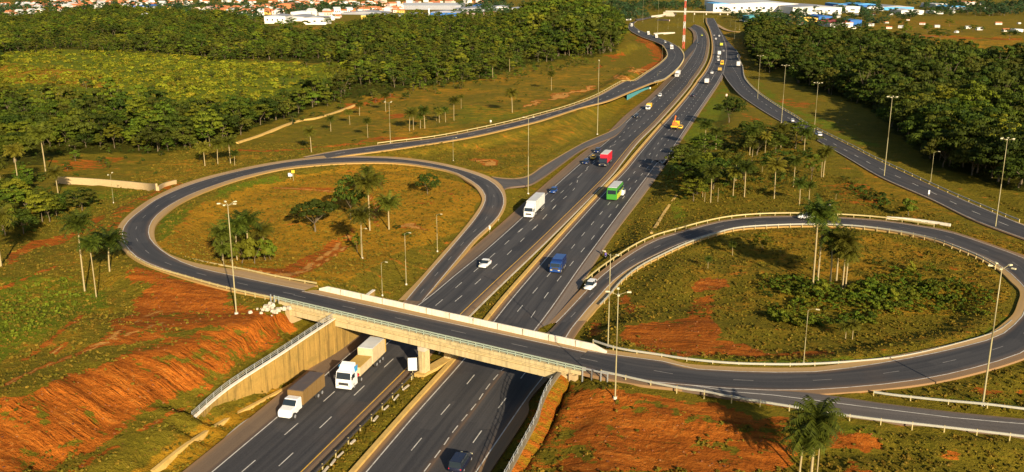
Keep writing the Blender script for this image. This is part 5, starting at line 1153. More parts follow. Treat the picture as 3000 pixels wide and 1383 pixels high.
# ---------------------------------------------------------------- lamp posts
def mast(t, hpx, label, arms=1, rad=0.16, group=None, k=1.0):
    a = px(t)[0]; p = on(a[0], a[1]); h = max(5.0, hpx*mpp(p)*k)*1.04; rt = empty('lamp_post', tuple(p), rng.uniform(0, 6.28) if arms > 1 else -0.6)
    tag(rt, label, 'lamp post', group); r = rad*.58*(h/12)**.5
    mb = MB(); mb.tube((0, 0, -.5), (0, 0, h*.5), r, r*.75, 9, False); mb.tube((0, 0, h*.5), (0, 0, h), r*.75, r*.42, 9); mb.build('pole', M['pole'], rt, smooth=True)
    mb = MB(); mb.tube((0, 0, -.3), (0, 0, .3), r*2.6, r*2.2, 10); mb.build('base', M['concrete_light'], rt)
    if arms == 1:
        mb = MB(); mb.tube((0, 0, h-.1), (.6, 0, h+.3), r*.35, r*.3, 6); mb.tube((.6, 0, h+.3), (1.2, 0, h+.38), r*.3, r*.25, 6); mb.build('arm', M['pole'], rt)
        mb = MB(); mb.box((1.45, 0, h+.37), (.6, .26, .13)); mb.build('lamp_head', M['lamp'], rt, bevel=.03)
    else:
        for j in range(arms):
            q = 2*math.pi*j/arms; c_, s_ = math.cos(q), math.sin(q); L = 1.15
            mb = MB(); mb.tube((0, 0, h-.35), (c_*L, s_*L, h+.12), r*.3, r*.25, 6); mb.build('arm', M['pole'], rt)
            mb = MB(); mb.box((0, 0, 0), (.6, .34, .18)); o = mb.build('lamp_head', M['lamp'], rt, bevel=.03); o.location = (c_*(L+.35), s_*(L+.35), h+.14); o.rotation_euler = (0, 0, q)
    return rt
mast('S 2879,1185.6', 378, 'tallest lamp mast, standing behind the free guard rail at the lower right', 5, .19)
mast('S 692.8,920', 314, 'tall lamp mast on the red soil left of the bridge, crossing the loop road', 5, .19)
mast('S 1802,1168', 330, 'lamp mast on the red bank in front of the road, near the right bridge end', 4, .17)
mast('S 1781,1018', 284, 'lamp mast just behind the guard rail at the right end of the bridge', 2, .17)
mast('S 2916,667', 224, 'star headed lamp mast on the northeast slip road at the right edge', 6, .17)
mast('S 2590,518', 206, 'star headed lamp mast on the northeast slip road in front of the dark forest', 6, .16)
mast('S 1143.8,419.7', 112, 'lamp mast standing at the upper edge of the northwest slip road among scattered palms', 3, .15)
mast('E 310,1045', 99, 'lamp post in the left island closest to the bridge parapet'); mast('E 490,962', 152, 'tall lamp post in the left island, second from the bridge'); mast('E 725,712', 108, 'lamp post in the left island beside the ramp, third from the bridge')
mast('E 160,765', 86, 'lamp post beside the leaning palm in the left island'); mast('E 1410,275', 214, 'tall lamp post on the grass between loop bend and white lorry', 2, .16)
mast('S 1328,472', 64, 'short lamp post above the top of the left loop'); mast('S 1750,394', 200, 'tall lamp post on the wedge of grass between slip road and highway', 2, .16)
mast('C 565,752', 114, 'thin lamp mast at the upper start of the northeast slip road', 3, .13); mast('C 745,928', 150, 'lamp mast by the northeast slip road above the grove', 4, .14); mast('C 990,1020', 136, 'lamp mast by the northeast slip road left of the dark tree shadow', 4, .14)
mast('F 1870,195', 80, 'low lamp post on the forest side of the northeast slip road'); mast('I 912,372', 160, 'lamp post inside the lower edge of the right loop', 1, .14)
mast('D 857,345', 76, 'wooden looking post with a cross arm below the long concrete wall', 2, .11); mast('B 2385,640', 34, 'small lamp post at the tip between slip road and highway')
mast('B 1485,475', 28, 'small post in front of the tall forest')
for t, h in (('u 410,320', 65), ('u 625,480', 97), ('u 1750,430', 24), ('u 1815,430', 24), ('u 1680,385', 16), ('u 1145,320', 38), ('u 1290,320', 56), ('u 150,270', 22), ('u 290,290', 24), ('u 690,860', 40), ('u 780,420', 20), ('u 920,400', 24), ('u 1740,560', 28)):
    mast(t, h, 'thin far lamp post around the distant interchange', 1, .12, 'lamp posts around the distant interchange')
# ---------------------------------------------------------------- red and white lattice mast
p = T('u 1000,705'); rt = empty('lattice_mast', tuple(p)); tag(rt, 'tall red and white lattice mast beside the distant slip roads', 'mast')
hh = 72
for k in range(12):
    z0, z1 = hh*k/12-(.5 if k == 0 else 0), hh*(k+1)/12; w0, w1 = .85*(1-.5*k/12), .85*(1-.5*(k+1)/12); mb = MB()
    for sx, sy in ((1, 1), (1, -1), (-1, -1), (-1, 1)): mb.tube((sx*w0, sy*w0, z0), (sx*w1, sy*w1, z1), .15, .14, 5)
    for (ax_, ay_), (bx_, by_) in (((1, 1), (1, -1)), ((1, -1), (-1, -1)), ((-1, -1), (-1, 1)), ((-1, 1), (1, 1))):
        mb.tube((ax_*w0, ay_*w0, z0), (bx_*w1, by_*w1, z1), .1, n=4); mb.tube((bx_*w0, by_*w0, z0), (ax_*w1, ay_*w1, z1), .1, n=4); mb.tube((ax_*w1, ay_*w1, z1), (bx_*w1, by_*w1, z1), .1, n=4)
    mb.build('mast_section', M['mast_red'] if k % 2 == 0 else M['white_box'], rt)
# ---------------------------------------------------------------- vehicles (front = +X)
def wheels(rt, xs, y, r, w=.3):
    for x in xs:
        for s in (-1, 1):
            mb = MB(); mb.tube((0, -w/2, 0), (0, w/2, 0), r, n=14); mb.mi = 1; mb.tube((0, s*(w/2-.02), 0), (0, s*(w/2+.02), 0), r*.5, n=10)
            o = mb.build('wheel', [M['tyre'], M['grey']], rt); o.location = (x, s*y, r)
def ring(x, hw, z0, z1, k=.8, sh=.5):
    """car body section: wider at the waist, rounded top"""
    zm = z0+(z1-z0)*sh
    return [(x, -hw*.92, z0), (x, hw*.92, z0), (x, hw, z0+(zm-z0)*.5), (x, hw, zm), (x, hw*k, z1), (x, 0, z1+.02), (x, -hw*k, z1), (x, -hw, zm), (x, -hw, z0+(zm-z0)*.5)]
def car(name, mat, L=4.3, W=1.76, H=1.46, kind='sedan', label='', t=None):
    rt = empty(name, (0, 0, 0)); h = W/2; a = L/2
    mb = MB(); mb.loft([ring(x*a, h*w_, z0, z1, .86) for x, w_, z0, z1 in ((-1, .80, .42, .78), (-.95, .92, .30, .88), (-.62, 1, .26, .93), (-.2, 1, .24, .93), (.3, 1, .24, .92), (.62, .98, .26, .84), (.9, .90, .28, .72), (1, .74, .40, .60))])
    mb.build('body', mat, rt, smooth=True)
    st = {'sedan': ((-.66, .80, .92), (-.36, .70, H), (.08, .70, H), (.42, .80, .90)), 'hatch': ((-.93, .82, .9), (-.76, .72, H), (.08, .72, H), (.42, .80, .90)), 'suv': ((-.96, .86, .9), (-.88, .76, H), (.1, .76, H), (.38, .86, .92))}[kind]
    mb = MB(); mb.loft([[(x*a, -h*.9*.97, .86), (x*a, h*.9*.97, .86), (x*a, h*w_, z), (x*a, -h*w_, z)] if z > 1 else [(x*a, -h*.88, .84), (x*a, h*.88, .84), (x*a, h*.86, z), (x*a, -h*.86, z)] for x, w_, z in st]); mb.build('windows', M['glass'], rt, bevel=.03)
    mb = MB(); x0, x1 = st[1][0]*a, st[2][0]*a; mb.box(((x0+x1)/2, 0, H+.005), (x1-x0+.12, W*.74, .07)); mb.build('roof', mat, rt, bevel=.03)
    mb = MB()
    for s in (-1, 1):
        for fx in (st[1][0]*a, (st[1][0]+st[2][0])/2*a): mb.box((fx, s*h*.80, (.92+H)/2), (.09, .06, H-.9), 0, .9)
    mb.build('pillars', mat, rt)
    for s in (-1, 1):
        mb = MB(); mb.box((a*.93, s*h*.68, .64), (.18, .34, .14)); mb.build('headlight', M['lamp'], rt, bevel=.03)
        mb = MB(); mb.box((-a*.965, s*h*.70, .74), (.12, .30, .15)); mb.build('tail_light', M['red'], rt, bevel=.02)
        mb = MB(); mb.box((a*.34, s*(h+.08), .96), (.14, .18, .12)); mb.build('mirror', mat, rt, bevel=.02)
    wheels(rt, (-.60*a, .62*a), h*.86, .32, .2); return rt
def lorry(name, cabm, kind, cl=2.1, W=2.5, box=None, boxm=None, topm=None, H=2.75, nose=False, fair=True):
    """kind/box: list of (x0, x1, z0, z1, side material, top material)"""
    rt = empty(name, (0, 0, 0)); h = W/2
    tail = min(b[0] for b in box)
    mb = MB(); mb.box(((tail+0.2)/2, 0, .85), (abs(tail)+.2, .95, .26)); 
    for b in box: mb.box(((b[0]+b[1])/2, 0, b[2]-.08), (b[1]-b[0], W*.92, .14))
    mb.build('chassis', M['chassis'], rt)
    if nose:
        mb = MB(); mb.loft([[(x, -h*.86*w_, .55), (x, h*.86*w_, .55), (x, h*.86*w_, z), (x, -h*.86*w_, z)] for x, w_, z in ((.1, 1, 1.7), (1.0, 1, 1.62), (2.1, .96, 1.5), (2.45, .85, 1.2))]); mb.build('hood', cabm, rt, bevel=.1)
        mb = MB(); mb.loft([[(x, -h*.86, .7), (x, h*.86, .7), (x, h*.86*w_, z), (x, -h*.86*w_, z)] for x, w_, z in ((-.9, .95, 2.35), (.3, .93, 2.4), (.95, .97, 1.62))]); mb.build('cab', cabm, rt, bevel=.06)
        mb = MB(); mb.loft([[(.36, -h*.76, 2.30), (.36, h*.76, 2.30), (.42, h*.76, 2.34), (.42, -h*.76, 2.34)], [(.94, -h*.8, 1.66), (.94, h*.8, 1.66), (1.02, h*.8, 1.70), (1.02, -h*.8, 1.70)]]); mb.build('windscreen', M['glass'], rt); fx = 2.45; ft = 1.3
    else:
        mb = MB(); mb.loft([[(x, -h, .5), (x, h, .5), (x, h*w_, z), (x, -h*w_, z)] for x, w_, z in ((0, .97, H), (cl*.55, .96, H), (cl*.86, .95, H-.10), (cl, .98, H*.62), (cl+.04, 1, H*.42))]); mb.build('cab', cabm, rt, bevel=.07)
        mb = MB(); mb.loft([[(cl*.865, -h*.84, H-.2), (cl*.865, h*.84, H-.2), (cl*.9+.03, h*.84, H-.2), (cl*.9+.03, -h*.84, H-.2)], [(cl*.96, -h*.90, H*.62), (cl*.96, h*.90, H*.62), (cl+.04, h*.90, H*.62), (cl+.04, -h*.90, H*.62)]]); mb.build('windscreen', M['glass'], rt)
        for s in (-1, 1):
            mb = MB(); mb.box((cl*.62, s*h*.985, H*.73), (cl*.42, .05, H*.22)); mb.build('side_window', M['glass'], rt)
            mb = MB(); mb.box((cl+.0, s*(h+.16), H*.72), (.1, .2, .55)); mb.build('mirror', M['chassis'], rt, bevel=.03)
            mb = MB(); mb.box((cl+.05, s*h*.72, .78), (.06, .4, .18)); mb.build('headlight', M['lamp'], rt)
        mb = MB(); mb.box((cl+.04, 0, 1.12), (.05, W*.62, .42)); mb.build('grille', M['chassis'], rt)
        mb = MB(); mb.box((cl+.03, 0, .52), (.18, W*.98, .26)); mb.build('bumper', cabm, rt, bevel=.04)
        if fair:
            mb = MB(); mb.loft([[(x, -h*.86, H-.03), (x, h*.86, H-.03), (x, h*w_, z), (x, -h*w_, z)] for x, w_, z in ((.05, .84, H+.85), (.8, .80, H+.62), (1.5, .72, H+.03))]); mb.build('wind_deflector', cabm, rt, bevel=.06)
    for b in box:
        x0, x1, z0, z1, sm_, tm = b[:6]
        mb = MB(); mb.box(((x0+x1)/2, 0, (z0+z1)/2), (x1-x0, W, z1-z0)); 
        n = int((x1-x0)/1.2)
        for i in range(1, n):
            for s in (-1, 1): mb.box((x0+(x1-x0)*i/n, s*(h+.015), (z0+z1)/2), (.07, .05, z1-z0-.1))
        mb.build('cargo_body', sm_, rt, bevel=.03)
        if tm: mb = MB(); mb.box(((x0+x1)/2, 0, z1+.03), (x1-x0-.1, W-.1, .1)); mb.build('cargo_top', tm, rt, bevel=.03)
    ax = [cl*.55 if not nose else 1.5]; L = -tail
    ax += [-L+1.0, -L+2.2] + ([-L+3.4] if L > 9 else []) + ([-1.4] if L > 8 else [])
    wheels(rt, ax, h*.86, .5, .34); return rt
def place(rt, t, label, cat, line=None, rev=False, s=1.0, group=None, ang=None, dz=0.07, lat=0.0):
    a = px(t)[0]
    if line is not None:
        P = line; zz = 0.0
        for _ in range(3):
            p = g(a[0], a[1], zz); i = int(np.argmin(np.hypot(P[:, 0]-p[0], P[:, 1]-p[1]))); zz = float(P[i, 2])
        i = min(max(i, 2), len(P)-3); d = P[i+2]-P[i-2]; ang = math.atan2(d[1], d[0])
    else: p = on(a[0], a[1]); zz = p[2]-0.02
    rt.location = (p[0], p[1], zz+dz); rt.rotation_euler = (0, 0, ang+(math.pi if rev else 0)); rt.scale = (s, s, s); tag(rt, label, cat, group); return rt
W_, G_ = M['white'], M['grey']
# left carriageway, coming towards the camera
t1 = lorry('lorry', W_, 0, 2.2, 2.55, [(-5.6, -1.0, 1.15, 2.5, M['cargo_cream'], M['tan']), (-10.8, -5.9, 1.15, 3.6, M['cargo_cream'], M['roof_lite'])], H=3.0)
for s in (-1, 1):
    mb = MB(); mb.box((.35, s*1.262, 3.0), (1.0, .06, .9)); mb.build('side_panel', M['sky_blue'], t1, bevel=.02)
mb = MB(); mb.box((-1.2, 0, 1.45), (1.6, 2.3, .35)); mb.build('red_tank', M['red'], t1, bevel=.05)
mb = MB(); mb.box((-11.0, 0, 2.4), (.35, 2.6, 2.4)); mb.build('tail_frame', M['tan'], t1, bevel=.03)
place(t1, 'q 1255,440', 'white cabbed lorry with blue side panel, tan load and white box, below the bridge', 'lorry', lwl, True, 1.1)
t2 = lorry('lorry', W_, 0, 2.2, 2.4, [(-7.6, -1.0, 1.05, 3.05, M['tarp_side'], M['tarp'])], nose=True)
place(t2, 'q 760,690', 'long nosed white lorry with brown tarpaulin load, lowest vehicle on the left carriageway', 'lorry', lwl, True, 1.12)
t3 = lorry('lorry', W_, 0, 2.2, 2.5, [(-11.0, -.6, 1.1, 3.9, M['white_box'], M['roof_lite'])], H=2.9)
place(t3, 'p 755,400', 'white articulated lorry with long white box trailer beside the left loop', 'lorry', lwl, True, 1.08)
place(car('car', W_), 'p 360,835', 'white saloon car alone on the left carriageway above the bridge', 'car', lwl, True, 1.1)
place(car('car', M['blue'], kind='hatch'), 'p 955,192', 'blue hatchback close behind the long white articulated lorry', 'car', lwl, True, 1.05)
t5 = lorry('lorry', M['black'], 0, 2.1, 2.5, [(-8.6, -.5, 1.0, 3.8, M['red'], M['white_box'])], H=2.7, fair=False)
place(t5, 'S 1768,487', 'crimson sided lorry with white top on the left carriageway', 'lorry', lwl, True, 1.08)
place(car('car', M['navy'], kind='suv'), 'S 1716,480', 'dark blue car just left of the crimson lorry', 'car', lwl, True, 1.05)
place(car('car', M['navy'], kind='hatch'), 'S 1750,447', 'navy car with bright headlights on the shoulder behind the crimson lorry', 'car', lwl, True, 1.1)
place(car('car', M['yellow'], kind='hatch', H=1.3), 'S 1738,466', 'small yellow car between the two dark blue cars', 'car', lwl, True, 0.95)
t6 = lorry('lorry', W_, 0, 1.9, 2.3, [(-5.0, -.3, 1.0, 2.9, M['yellow'], M['yellow'])], H=2.4, fair=False)
place(t6, 's 712,432', 'yellow bodied lorry with white cab on the far left carriageway', 'lorry', lwl, True, 0.95)
place(car('car', M['black'], kind='suv'), 's 588,518', 'black car on the left carriageway ahead of the yellow bodied lorry', 'car', lwl, True, 1.1)
place(car('car', W_, kind='hatch'), 's 832,295', 'white car on the shoulder side behind the yellow bodied lorry', 'car', lwl, True, 1.05)
t7 = lorry('lorry', W_, 0, 2.0, 2.5, [(-8, -.4, 1.0, 3.7, M['white_box'], None)], H=2.7)
place(t7, 's 1012,90', 'white box lorry at the tip where the northwest slip road meets the highway', 'lorry', lwl, True, 1.0)
# right carriageway, driving away (we see their rears)
t8 = lorry('van', M['blue'], 0, 1.7, 2.2, [(-3.9, -.1, .8, 2.6, M['navy'], M['blue'])], H=2.35, fair=False)
place(t8, 'p 985,880', 'blue box van with a long shadow on the right carriageway above the bridge', 'van', rwl, True, 1.12)
# bus
def bus(body, roof, side, L=9.5):
    rt = empty('bus', (0, 0, 0)); mb = MB(); mb.loft([[(x, -1.25, .4), (x, 1.25, .4), (x, 1.27, 1.5), (x, 1.15, z), (x, -1.15, z), (x, -1.27, 1.5)] for x, z in ((-L/2, 3.0), (-L/2+.3, 3.2), (L/2-.4, 3.2), (L/2, 2.8))]); mb.build('body', body, rt, bevel=.05)
    mb = MB(); mb.box((0, 0, 3.24), (L-.9, 2.1, .12)); mb.build('roof', roof, rt, bevel=.05)
    for s in (-1, 1):
        mb = MB(); n = 6
        for i in range(n): mb.box((-L/2+1+i*(L-2)/(n-1), s*1.215, 2.15), ((L-2)/(n-1)*.84, .07, .75))
        mb.build('windows', M['glass'], rt); mb = MB(); mb.box((0, s*1.27, 1.15), (L-.5, .06, 1.25)); mb.build('side_stripe', side, rt)
    for s in (-1, 1):
        mb = MB(); mb.box((s*(L/2-.02), 0, 2.2), (.12, 2.0, .95)); mb.build('windscreen' if s > 0 else 'rear_window', M['glass'], rt)
    wheels(rt, (-L*.3, L*.32), 1.1, .48); return rt
place(bus(M['green'], M['roof_lite'], M['lime'], 8.6), 'p 1490,235', 'green and lime bus with pale roof on the right carriageway', 'bus', rwl, False, 1.25)
mb = MB(); mb.box((0, 0, 1.2), (3.6, 1.9, 1.7), 0, .88); v9 = empty('van', (0, 0, 0)); mb.build('body', M['white'], v9, bevel=.15); mb = MB(); mb.box((0, 0, 1.95), (2.9, 1.86, .5), 0, .86); mb.build('windows', M['glass'], v9, bevel=.05); wheels(v9, (-1.2, 1.2), .85, .34, .2)
place(v9, 'p 1548,215', 'small white van close to the right side of the green bus', 'van', rwl, False, 0.95)
# crane lorry
t10 = lorry('crane_lorry', M['yellow'], 0, 1.9, 2.5, [(-6.5, -.4, 1.0, 1.5, M['yellow'], M['tan'])], H=2.5, fair=False)
mb = MB(); mb.tube((-5.6, .2, 1.6), (-1.2, .2, 4.6), .32, .25, 6); mb.tube((-1.2, .2, 4.6), (1.2, .2, 4.0), .25, .2, 6); mb.build('crane_arm', M['orange'], t10); mb = MB(); mb.box((-4.6, 0, 2.0), (1.6, 1.8, 1.2)); mb.build('crane_cab', M['orange'], t10, bevel=.1)
place(t10, 's 1000,620', 'yellow lorry carrying an orange crane arm on the right carriageway', 'lorry', rwl, False, 1.15)
place(car('car', M['yellow'], kind='suv'), 's 1048,630', 'yellow car to the right of the crane lorry', 'car', rwl, False, 1.1)
place(car('car', M['black']), 's 1178,295', 'black car on the right carriageway between crane lorry and far white lorry', 'car', rwl, False, 1.1)
t11 = lorry('lorry', M['red'], 0, 2.0, 2.4, [(-6.0, -.4, 1.0, 3.2, M['white_box'], None)], H=2.4, fair=False)
place(t11, 's 1325,158', 'white box lorry with red cab on the far right carriageway', 'lorry', rwl, False, 1.0)
place(car('car', M['black'], 4.6, 1.85, 1.6, 'suv'), 'S 1350,1366', 'very dark blue car cut by the bottom edge, lowest on the right carriageway', 'car', rwl, False, 1.15)
t12 = lorry('lorry', W_, 0, 2.0, 2.5, [(-6.5, -.4, 1.0, 3.6, M['white_box'], M['white_box'])], H=2.6, fair=False)
place(t12, 'v 1378,800', 'white box lorry on the top of the northeast slip road', 'lorry', ner, False, 1.0)
t13 = lorry('lorry', G_, 0, 2.0, 2.5, [(-6.5, -.4, 1.0, 3.4, M['white_box'], M['white_box'])], H=2.5, fair=False)
place(t13, 'v 910,520', 'cream box lorry on the far right carriageway, left lane', 'lorry', rwl, False, 1.0)
place(bus(M['yellow'], M['yellow'], M['yellow'], 7), 'v 980,760', 'yellow bus on the far right carriageway', 'bus', rwl, False, .95)
t14 = lorry('lorry', M['lime'], 0, 1.8, 2.3, [(-4.5, -.4, .9, 2.8, M['lime'], None)], H=2.3, fair=False); place(t14, 'v 960,300', 'lime green lorry furthest along the right carriageway', 'lorry', rwl, False, 1.1)
t15 = lorry('lorry', M['tan'], 0, 1.8, 2.3, [(-4.5, -.4, .9, 2.6, M['tan'], None)], H=2.3, fair=False); place(t15, 'v 925,920', 'tan lorry just in front of the yellow bus', 'lorry', rwl, False, 1.0)
for t, m_, l in (('v 885,665', W_, 'white car left of the yellow bus'), ('v 882,585', W_, 'white car following the cream box lorry'), ('v 820,135', W_, 'white car in the left lane near the vanishing end of the right carriageway'), ('v 1010,435', G_, 'grey car right of the cream box lorry'),
                 ('v 905,60', W_, 'white car at the distant bend of the right carriageway'), ('v 780,45', G_, 'grey car at the distant bend of the right carriageway'), ('v 725,985', W_, 'pale car left of the tan lorry')):
    place(car('car', m_, kind='hatch'), t, l, 'car', rwl, False, 1.15)
place(car('car', M['lime'], kind='suv'), 'v 475,45', 'lime green car on the far left carriageway', 'car', lwl, True, 1.25); place(car('car', M['black'], kind='suv'), 'v 380,250', 'black car on the outer lane of the far left carriageway', 'car', lwl, True, 1.1)
# loop and slip road traffic
place(car('car', W_, kind='suv', H=1.6), 'S 1729,846', 'white car on the inside edge of the ramp joining the right carriageway', 'car', ro, False, 1.0)
place(car('car', W_, kind='sedan'), 'F 935,465', 'white car at the top of the right loop beside the tall palms', 'car', ro, False, 1.1)
place(car('car', W_, kind='hatch'), 'C 1025,1024', 'white car on the northeast slip road near a lamp mast', 'car', ner, False, 1.0)
place(car('car', W_, kind='hatch'), 'C 825,918', 'white car further up the northeast slip road', 'car', ner, False, .8)
for t, l, kd in (('u 830,715', 'white lorry on the northwest slip road, nearest the merge', 'l'), ('u 735,620', 'white van on the northwest slip road behind the nearest lorry', 'c'), ('u 607,550', 'tall white lorry on the northwest slip road, second in line', 'l'), ('u 492,505', 'tall white lorry on the northwest slip road, third in line', 'l'),
                 ('u 350,470', 'white car at the far bend of the northwest slip road', 'c'), ('u 250,385', 'pale lorry rounding the far bend of the northwest slip road', 'l'), ('u 815,650', 'small grey car just behind the nearest lorry on the northwest slip road', 'g')):
    if kd == 'l': o = lorry('lorry', W_, 0, 1.9, 2.4, [(-5.2, -.3, 1.0, 3.3, M['white_box'], None)], H=2.5, fair=False)
    else: o = car('car', G_ if kd == 'g' else W_, kind='suv', H=1.7)
    place(o, t, l, 'lorry' if kd == 'l' else 'car', nwl, False, 1.05)
# ---------------------------------------------------------------- people by the road, motorcycle
def person(t, label, top, legs, pose):
    a = px(t)[0]; p = on(a[0], a[1]); J = pose
    me_ = bpy.data.meshes.new('person'); names = list(J); idx_ = {n: i for i, n in enumerate(names)}
    E_ = [('pelvis', 'chest'), ('chest', 'neck'), ('neck', 'head'), ('head', 'crown')]
    for s in 'lr': E_ += [('pelvis', 'hip'+s), ('hip'+s, 'knee'+s), ('knee'+s, 'ankle'+s), ('ankle'+s, 'toe'+s), ('chest', 'sh'+s), ('sh'+s, 'el'+s), ('el'+s, 'wr'+s), ('wr'+s, 'fi'+s)]
    me_.from_pydata([J[n] for n in names], [(idx_[a_], idx_[b_]) for a_, b_ in E_], [])
    o = mkobj('person', me_, M['skin']); tag(o, label, 'person'); md_ = o.modifiers.new('skin', 'SKIN')
    rad = dict(pelvis=.15, chest=.17, neck=.06, head=.10, crown=.08, hip=.10, knee=.065, ankle=.045, toe=.04, sh=.07, el=.045, wr=.032, fi=.03)
    for n, v in zip(names, me_.skin_vertices[0].data): r = rad[n if n in rad else n[:-1]]; v.radius = (r, r)
    me_.skin_vertices[0].data[0].use_root = True; sb = o.modifiers.new('sub', 'SUBSURF'); sb.levels = sb.render_levels = 2
    o.location = tuple(p); 
    mb = MB(); c = Vector(J['chest']); q = Vector(J['pelvis']); mb.tube(q+Vector((0, 0, -.08)), c+Vector((0, 0, .14)), .19, .23, 12); mb.build('shirt', top, o, smooth=True)
    for s in 'lr':
        mb = MB(); mb.tube(J['hip'+s], J['knee'+s], .125, .09, 10); mb.tube(J['knee'+s], J['ankle'+s], .09, .07, 10); mb.build('trouser_leg', legs, o, smooth=True)
    mb = MB(); hd_ = Vector(J['head']); mb.tube(hd_+Vector((0, 0, .04)), hd_+Vector((0, 0, .17)), .12, .07, 10); mb.build('hair', M['black'], o, smooth=True)
    return o
stand = dict(pelvis=(0, 0, .95), chest=(0, 0, 1.32), neck=(0, 0, 1.5), head=(0, .01, 1.62), crown=(0, .01, 1.74), hipl=(.1, 0, .9), kneel=(.11, .05, .5), anklel=(.12, .0, .08), toel=(.13, .16, .03), hipr=(-.1, 0, .9), kneer=(-.11, .02, .5), ankler=(-.13, -.08, .08), toer=(-.14, .08, .03),
             shl=(.2, 0, 1.4), ell=(.26, .03, 1.12), wrl=(.25, .16, .88), fil=(.24, .2, .8), shr=(-.2, 0, 1.4), elr=(-.27, 0, 1.12), wrr=(-.27, .1, .86), fir=(-.27, .12, .78))
sit = dict(stand); sit.update(pelvis=(0, 0, .86), chest=(0, .08, 1.22), neck=(0, .1, 1.4), head=(0, .13, 1.52), crown=(0, .13, 1.64), hipl=(.12, 0, .82), kneel=(.24, .38, .74), anklel=(.25, .34, .32), toel=(.26, .48, .28), hipr=(-.12, 0, .82), kneer=(-.24, .38, .74), ankler=(-.25, .34, .32), toer=(-.26, .48, .28),
          shl=(.2, .08, 1.3), ell=(.3, .3, 1.12), wrl=(.3, .52, 1.05), fil=(.28, .6, 1.05), shr=(-.2, .08, 1.3), elr=(-.3, .3, 1.12), wrr=(-.3, .52, 1.05), fir=(-.28, .6, 1.05))
person('S 1764,748', 'person in dark clothes standing on the right hand shoulder by the motorcycle', M['black'], M['chassis'], stand)
pr_ = person('S 1774,757', 'rider in purple shirt and blue trousers sitting on the motorcycle by the shoulder', M['purple'], M['denim'], sit)
mc = empty('motorcycle', tuple(pr_.location)); tag(mc, 'dark motorcycle with chrome parts stopped on the right hand shoulder', 'motorcycle')
for y, n in ((-.62, 'rear_wheel'), (.72, 'front_wheel')): mb = MB(); mb.tube((-.06, y, .3), (.06, y, .3), .3, n=18); mb.build(n, M['tyre'], mc)
mb = MB(); mb.box((0, .25, .78), (.26, .5, .22), 0, .7); mb.build('tank', M['blue'], mc, bevel=.05); mb = MB(); mb.box((0, -.25, .76), (.24, .7, .1)); mb.build('saddle', M['black'], mc, bevel=.03)
mb = MB(); mb.tube((0, .72, .3), (0, .5, .95), .035, n=6); mb.tube((-.32, .5, 1.0), (.32, .5, 1.0), .02, n=6); mb.tube((0, -.6, .3), (0, .1, .4), .05, n=6); mb.box((0, .02, .42), (.24, .4, .32)); mb.tube((0, .4, .6), (0, -.4, .6), .04, n=6); mb.build('frame', M['galv'], mc)
# ---------------------------------------------------------------- signs, posts, rubble
def sign(t, w_, h_, hpost, label, face, ang=0.0, bar=None, name='road_sign'):
    p = T(t); rt = empty(name, tuple(p), ang); tag(rt, label, 'sign'); mb = MB(); mb.tube((0, 0, -.4), (0, 0, hpost+h_*.9), .06, n=7); mb.build('post', M['pole'], rt)
    mb = MB(); mb.box((0, -.09, hpost+h_/2), (w_, .05, h_)); mb.build('board', face, rt, bevel=.015)
    if bar: mb = MB(); mb.tube((0, -.13, hpost+h_*.3), (0, -.13, hpost+h_*.6), .04, n=5); mb.loft([[(-.22, -.13, hpost+h_*.6), (.22, -.13, hpost+h_*.6), (.22, -.11, hpost+h_*.6), (-.22, -.11, hpost+h_*.6)], [(-.01, -.13, hpost+h_*.8), (.01, -.13, hpost+h_*.8), (.01, -.11, hpost+h_*.8), (-.01, -.11, hpost+h_*.8)]]); mb.build('arrow', bar, rt)
sign('H 540,482', 1.5, 2.3, 1.5, 'white road sign on the median just in front of the bridge pier', M['white_box'], 0.1, M['roof_lite'])
sign('E 1120,568', .45, 1.0, .9, 'cream marker board on the grass nearest the ramp nose', M['concrete_light'], 0); sign('E 1186,484', .4, .9, .5, 'smaller cream marker board higher up beside the ramp bend', M['concrete_light'], 0)
sign('D 2215,180', 1.0, .9, 2.6, 'yellow sign on a post inside the top of the left loop', M['yellow'], .2); sign('D 2192,165', 1.3, 1.1, .9, 'white board low beside the yellow sign', M['white_box'], .2)
sign('F 1855,298', .45, 1.2, .8, 'slim white marker beside the northeast slip road', M['white'], 0); sign('F 1105,418', .4, .6, 1.6, 'thin cream marker post at the outer top of the right loop', M['concrete_light'], 0)
sign('s 730,235', .7, .8, 1.2, 'white marker at the end of the teal wall', M['white'], 0); sign('B 1128,938', .7, .9, .9, 'pale marker on the grass above the northwest slip road', M['concrete_light'], 0)
sign('C 330,745', .9, 1.2, 1.4, 'pinkish board on the gravel tip between highway and northeast slip road', M['wall_pink'], 0)
mb = MB(); p = T('D 2020,1160')
for k in range(26):
    q = rng.normal(size=2)*np.array([1.5, .9]); s_ = rng.uniform(.25, .8); mb.box((p[0]+q[0], p[1]+q[1], p[2]+s_*.3+max(0, .5-abs(q[0])*.3)), (s_*1.4, s_, s_*.9), rng.uniform(0, 3), .7)
tag(mb.build('rubble', M['concrete'], bevel=.06), 'heap of pale rubble on the red soil left of the bridge end', 'rubble')
mb = MB(); p = T('s 980,935'); mb.box((p[0], p[1], p[2]+.2), (3, 1.2, .35), -.3, .9); tag(mb.build('concrete_slab', M['roof_lite'], bevel=.05), 'small pale slab lying on the grass right of the highway', 'slab')
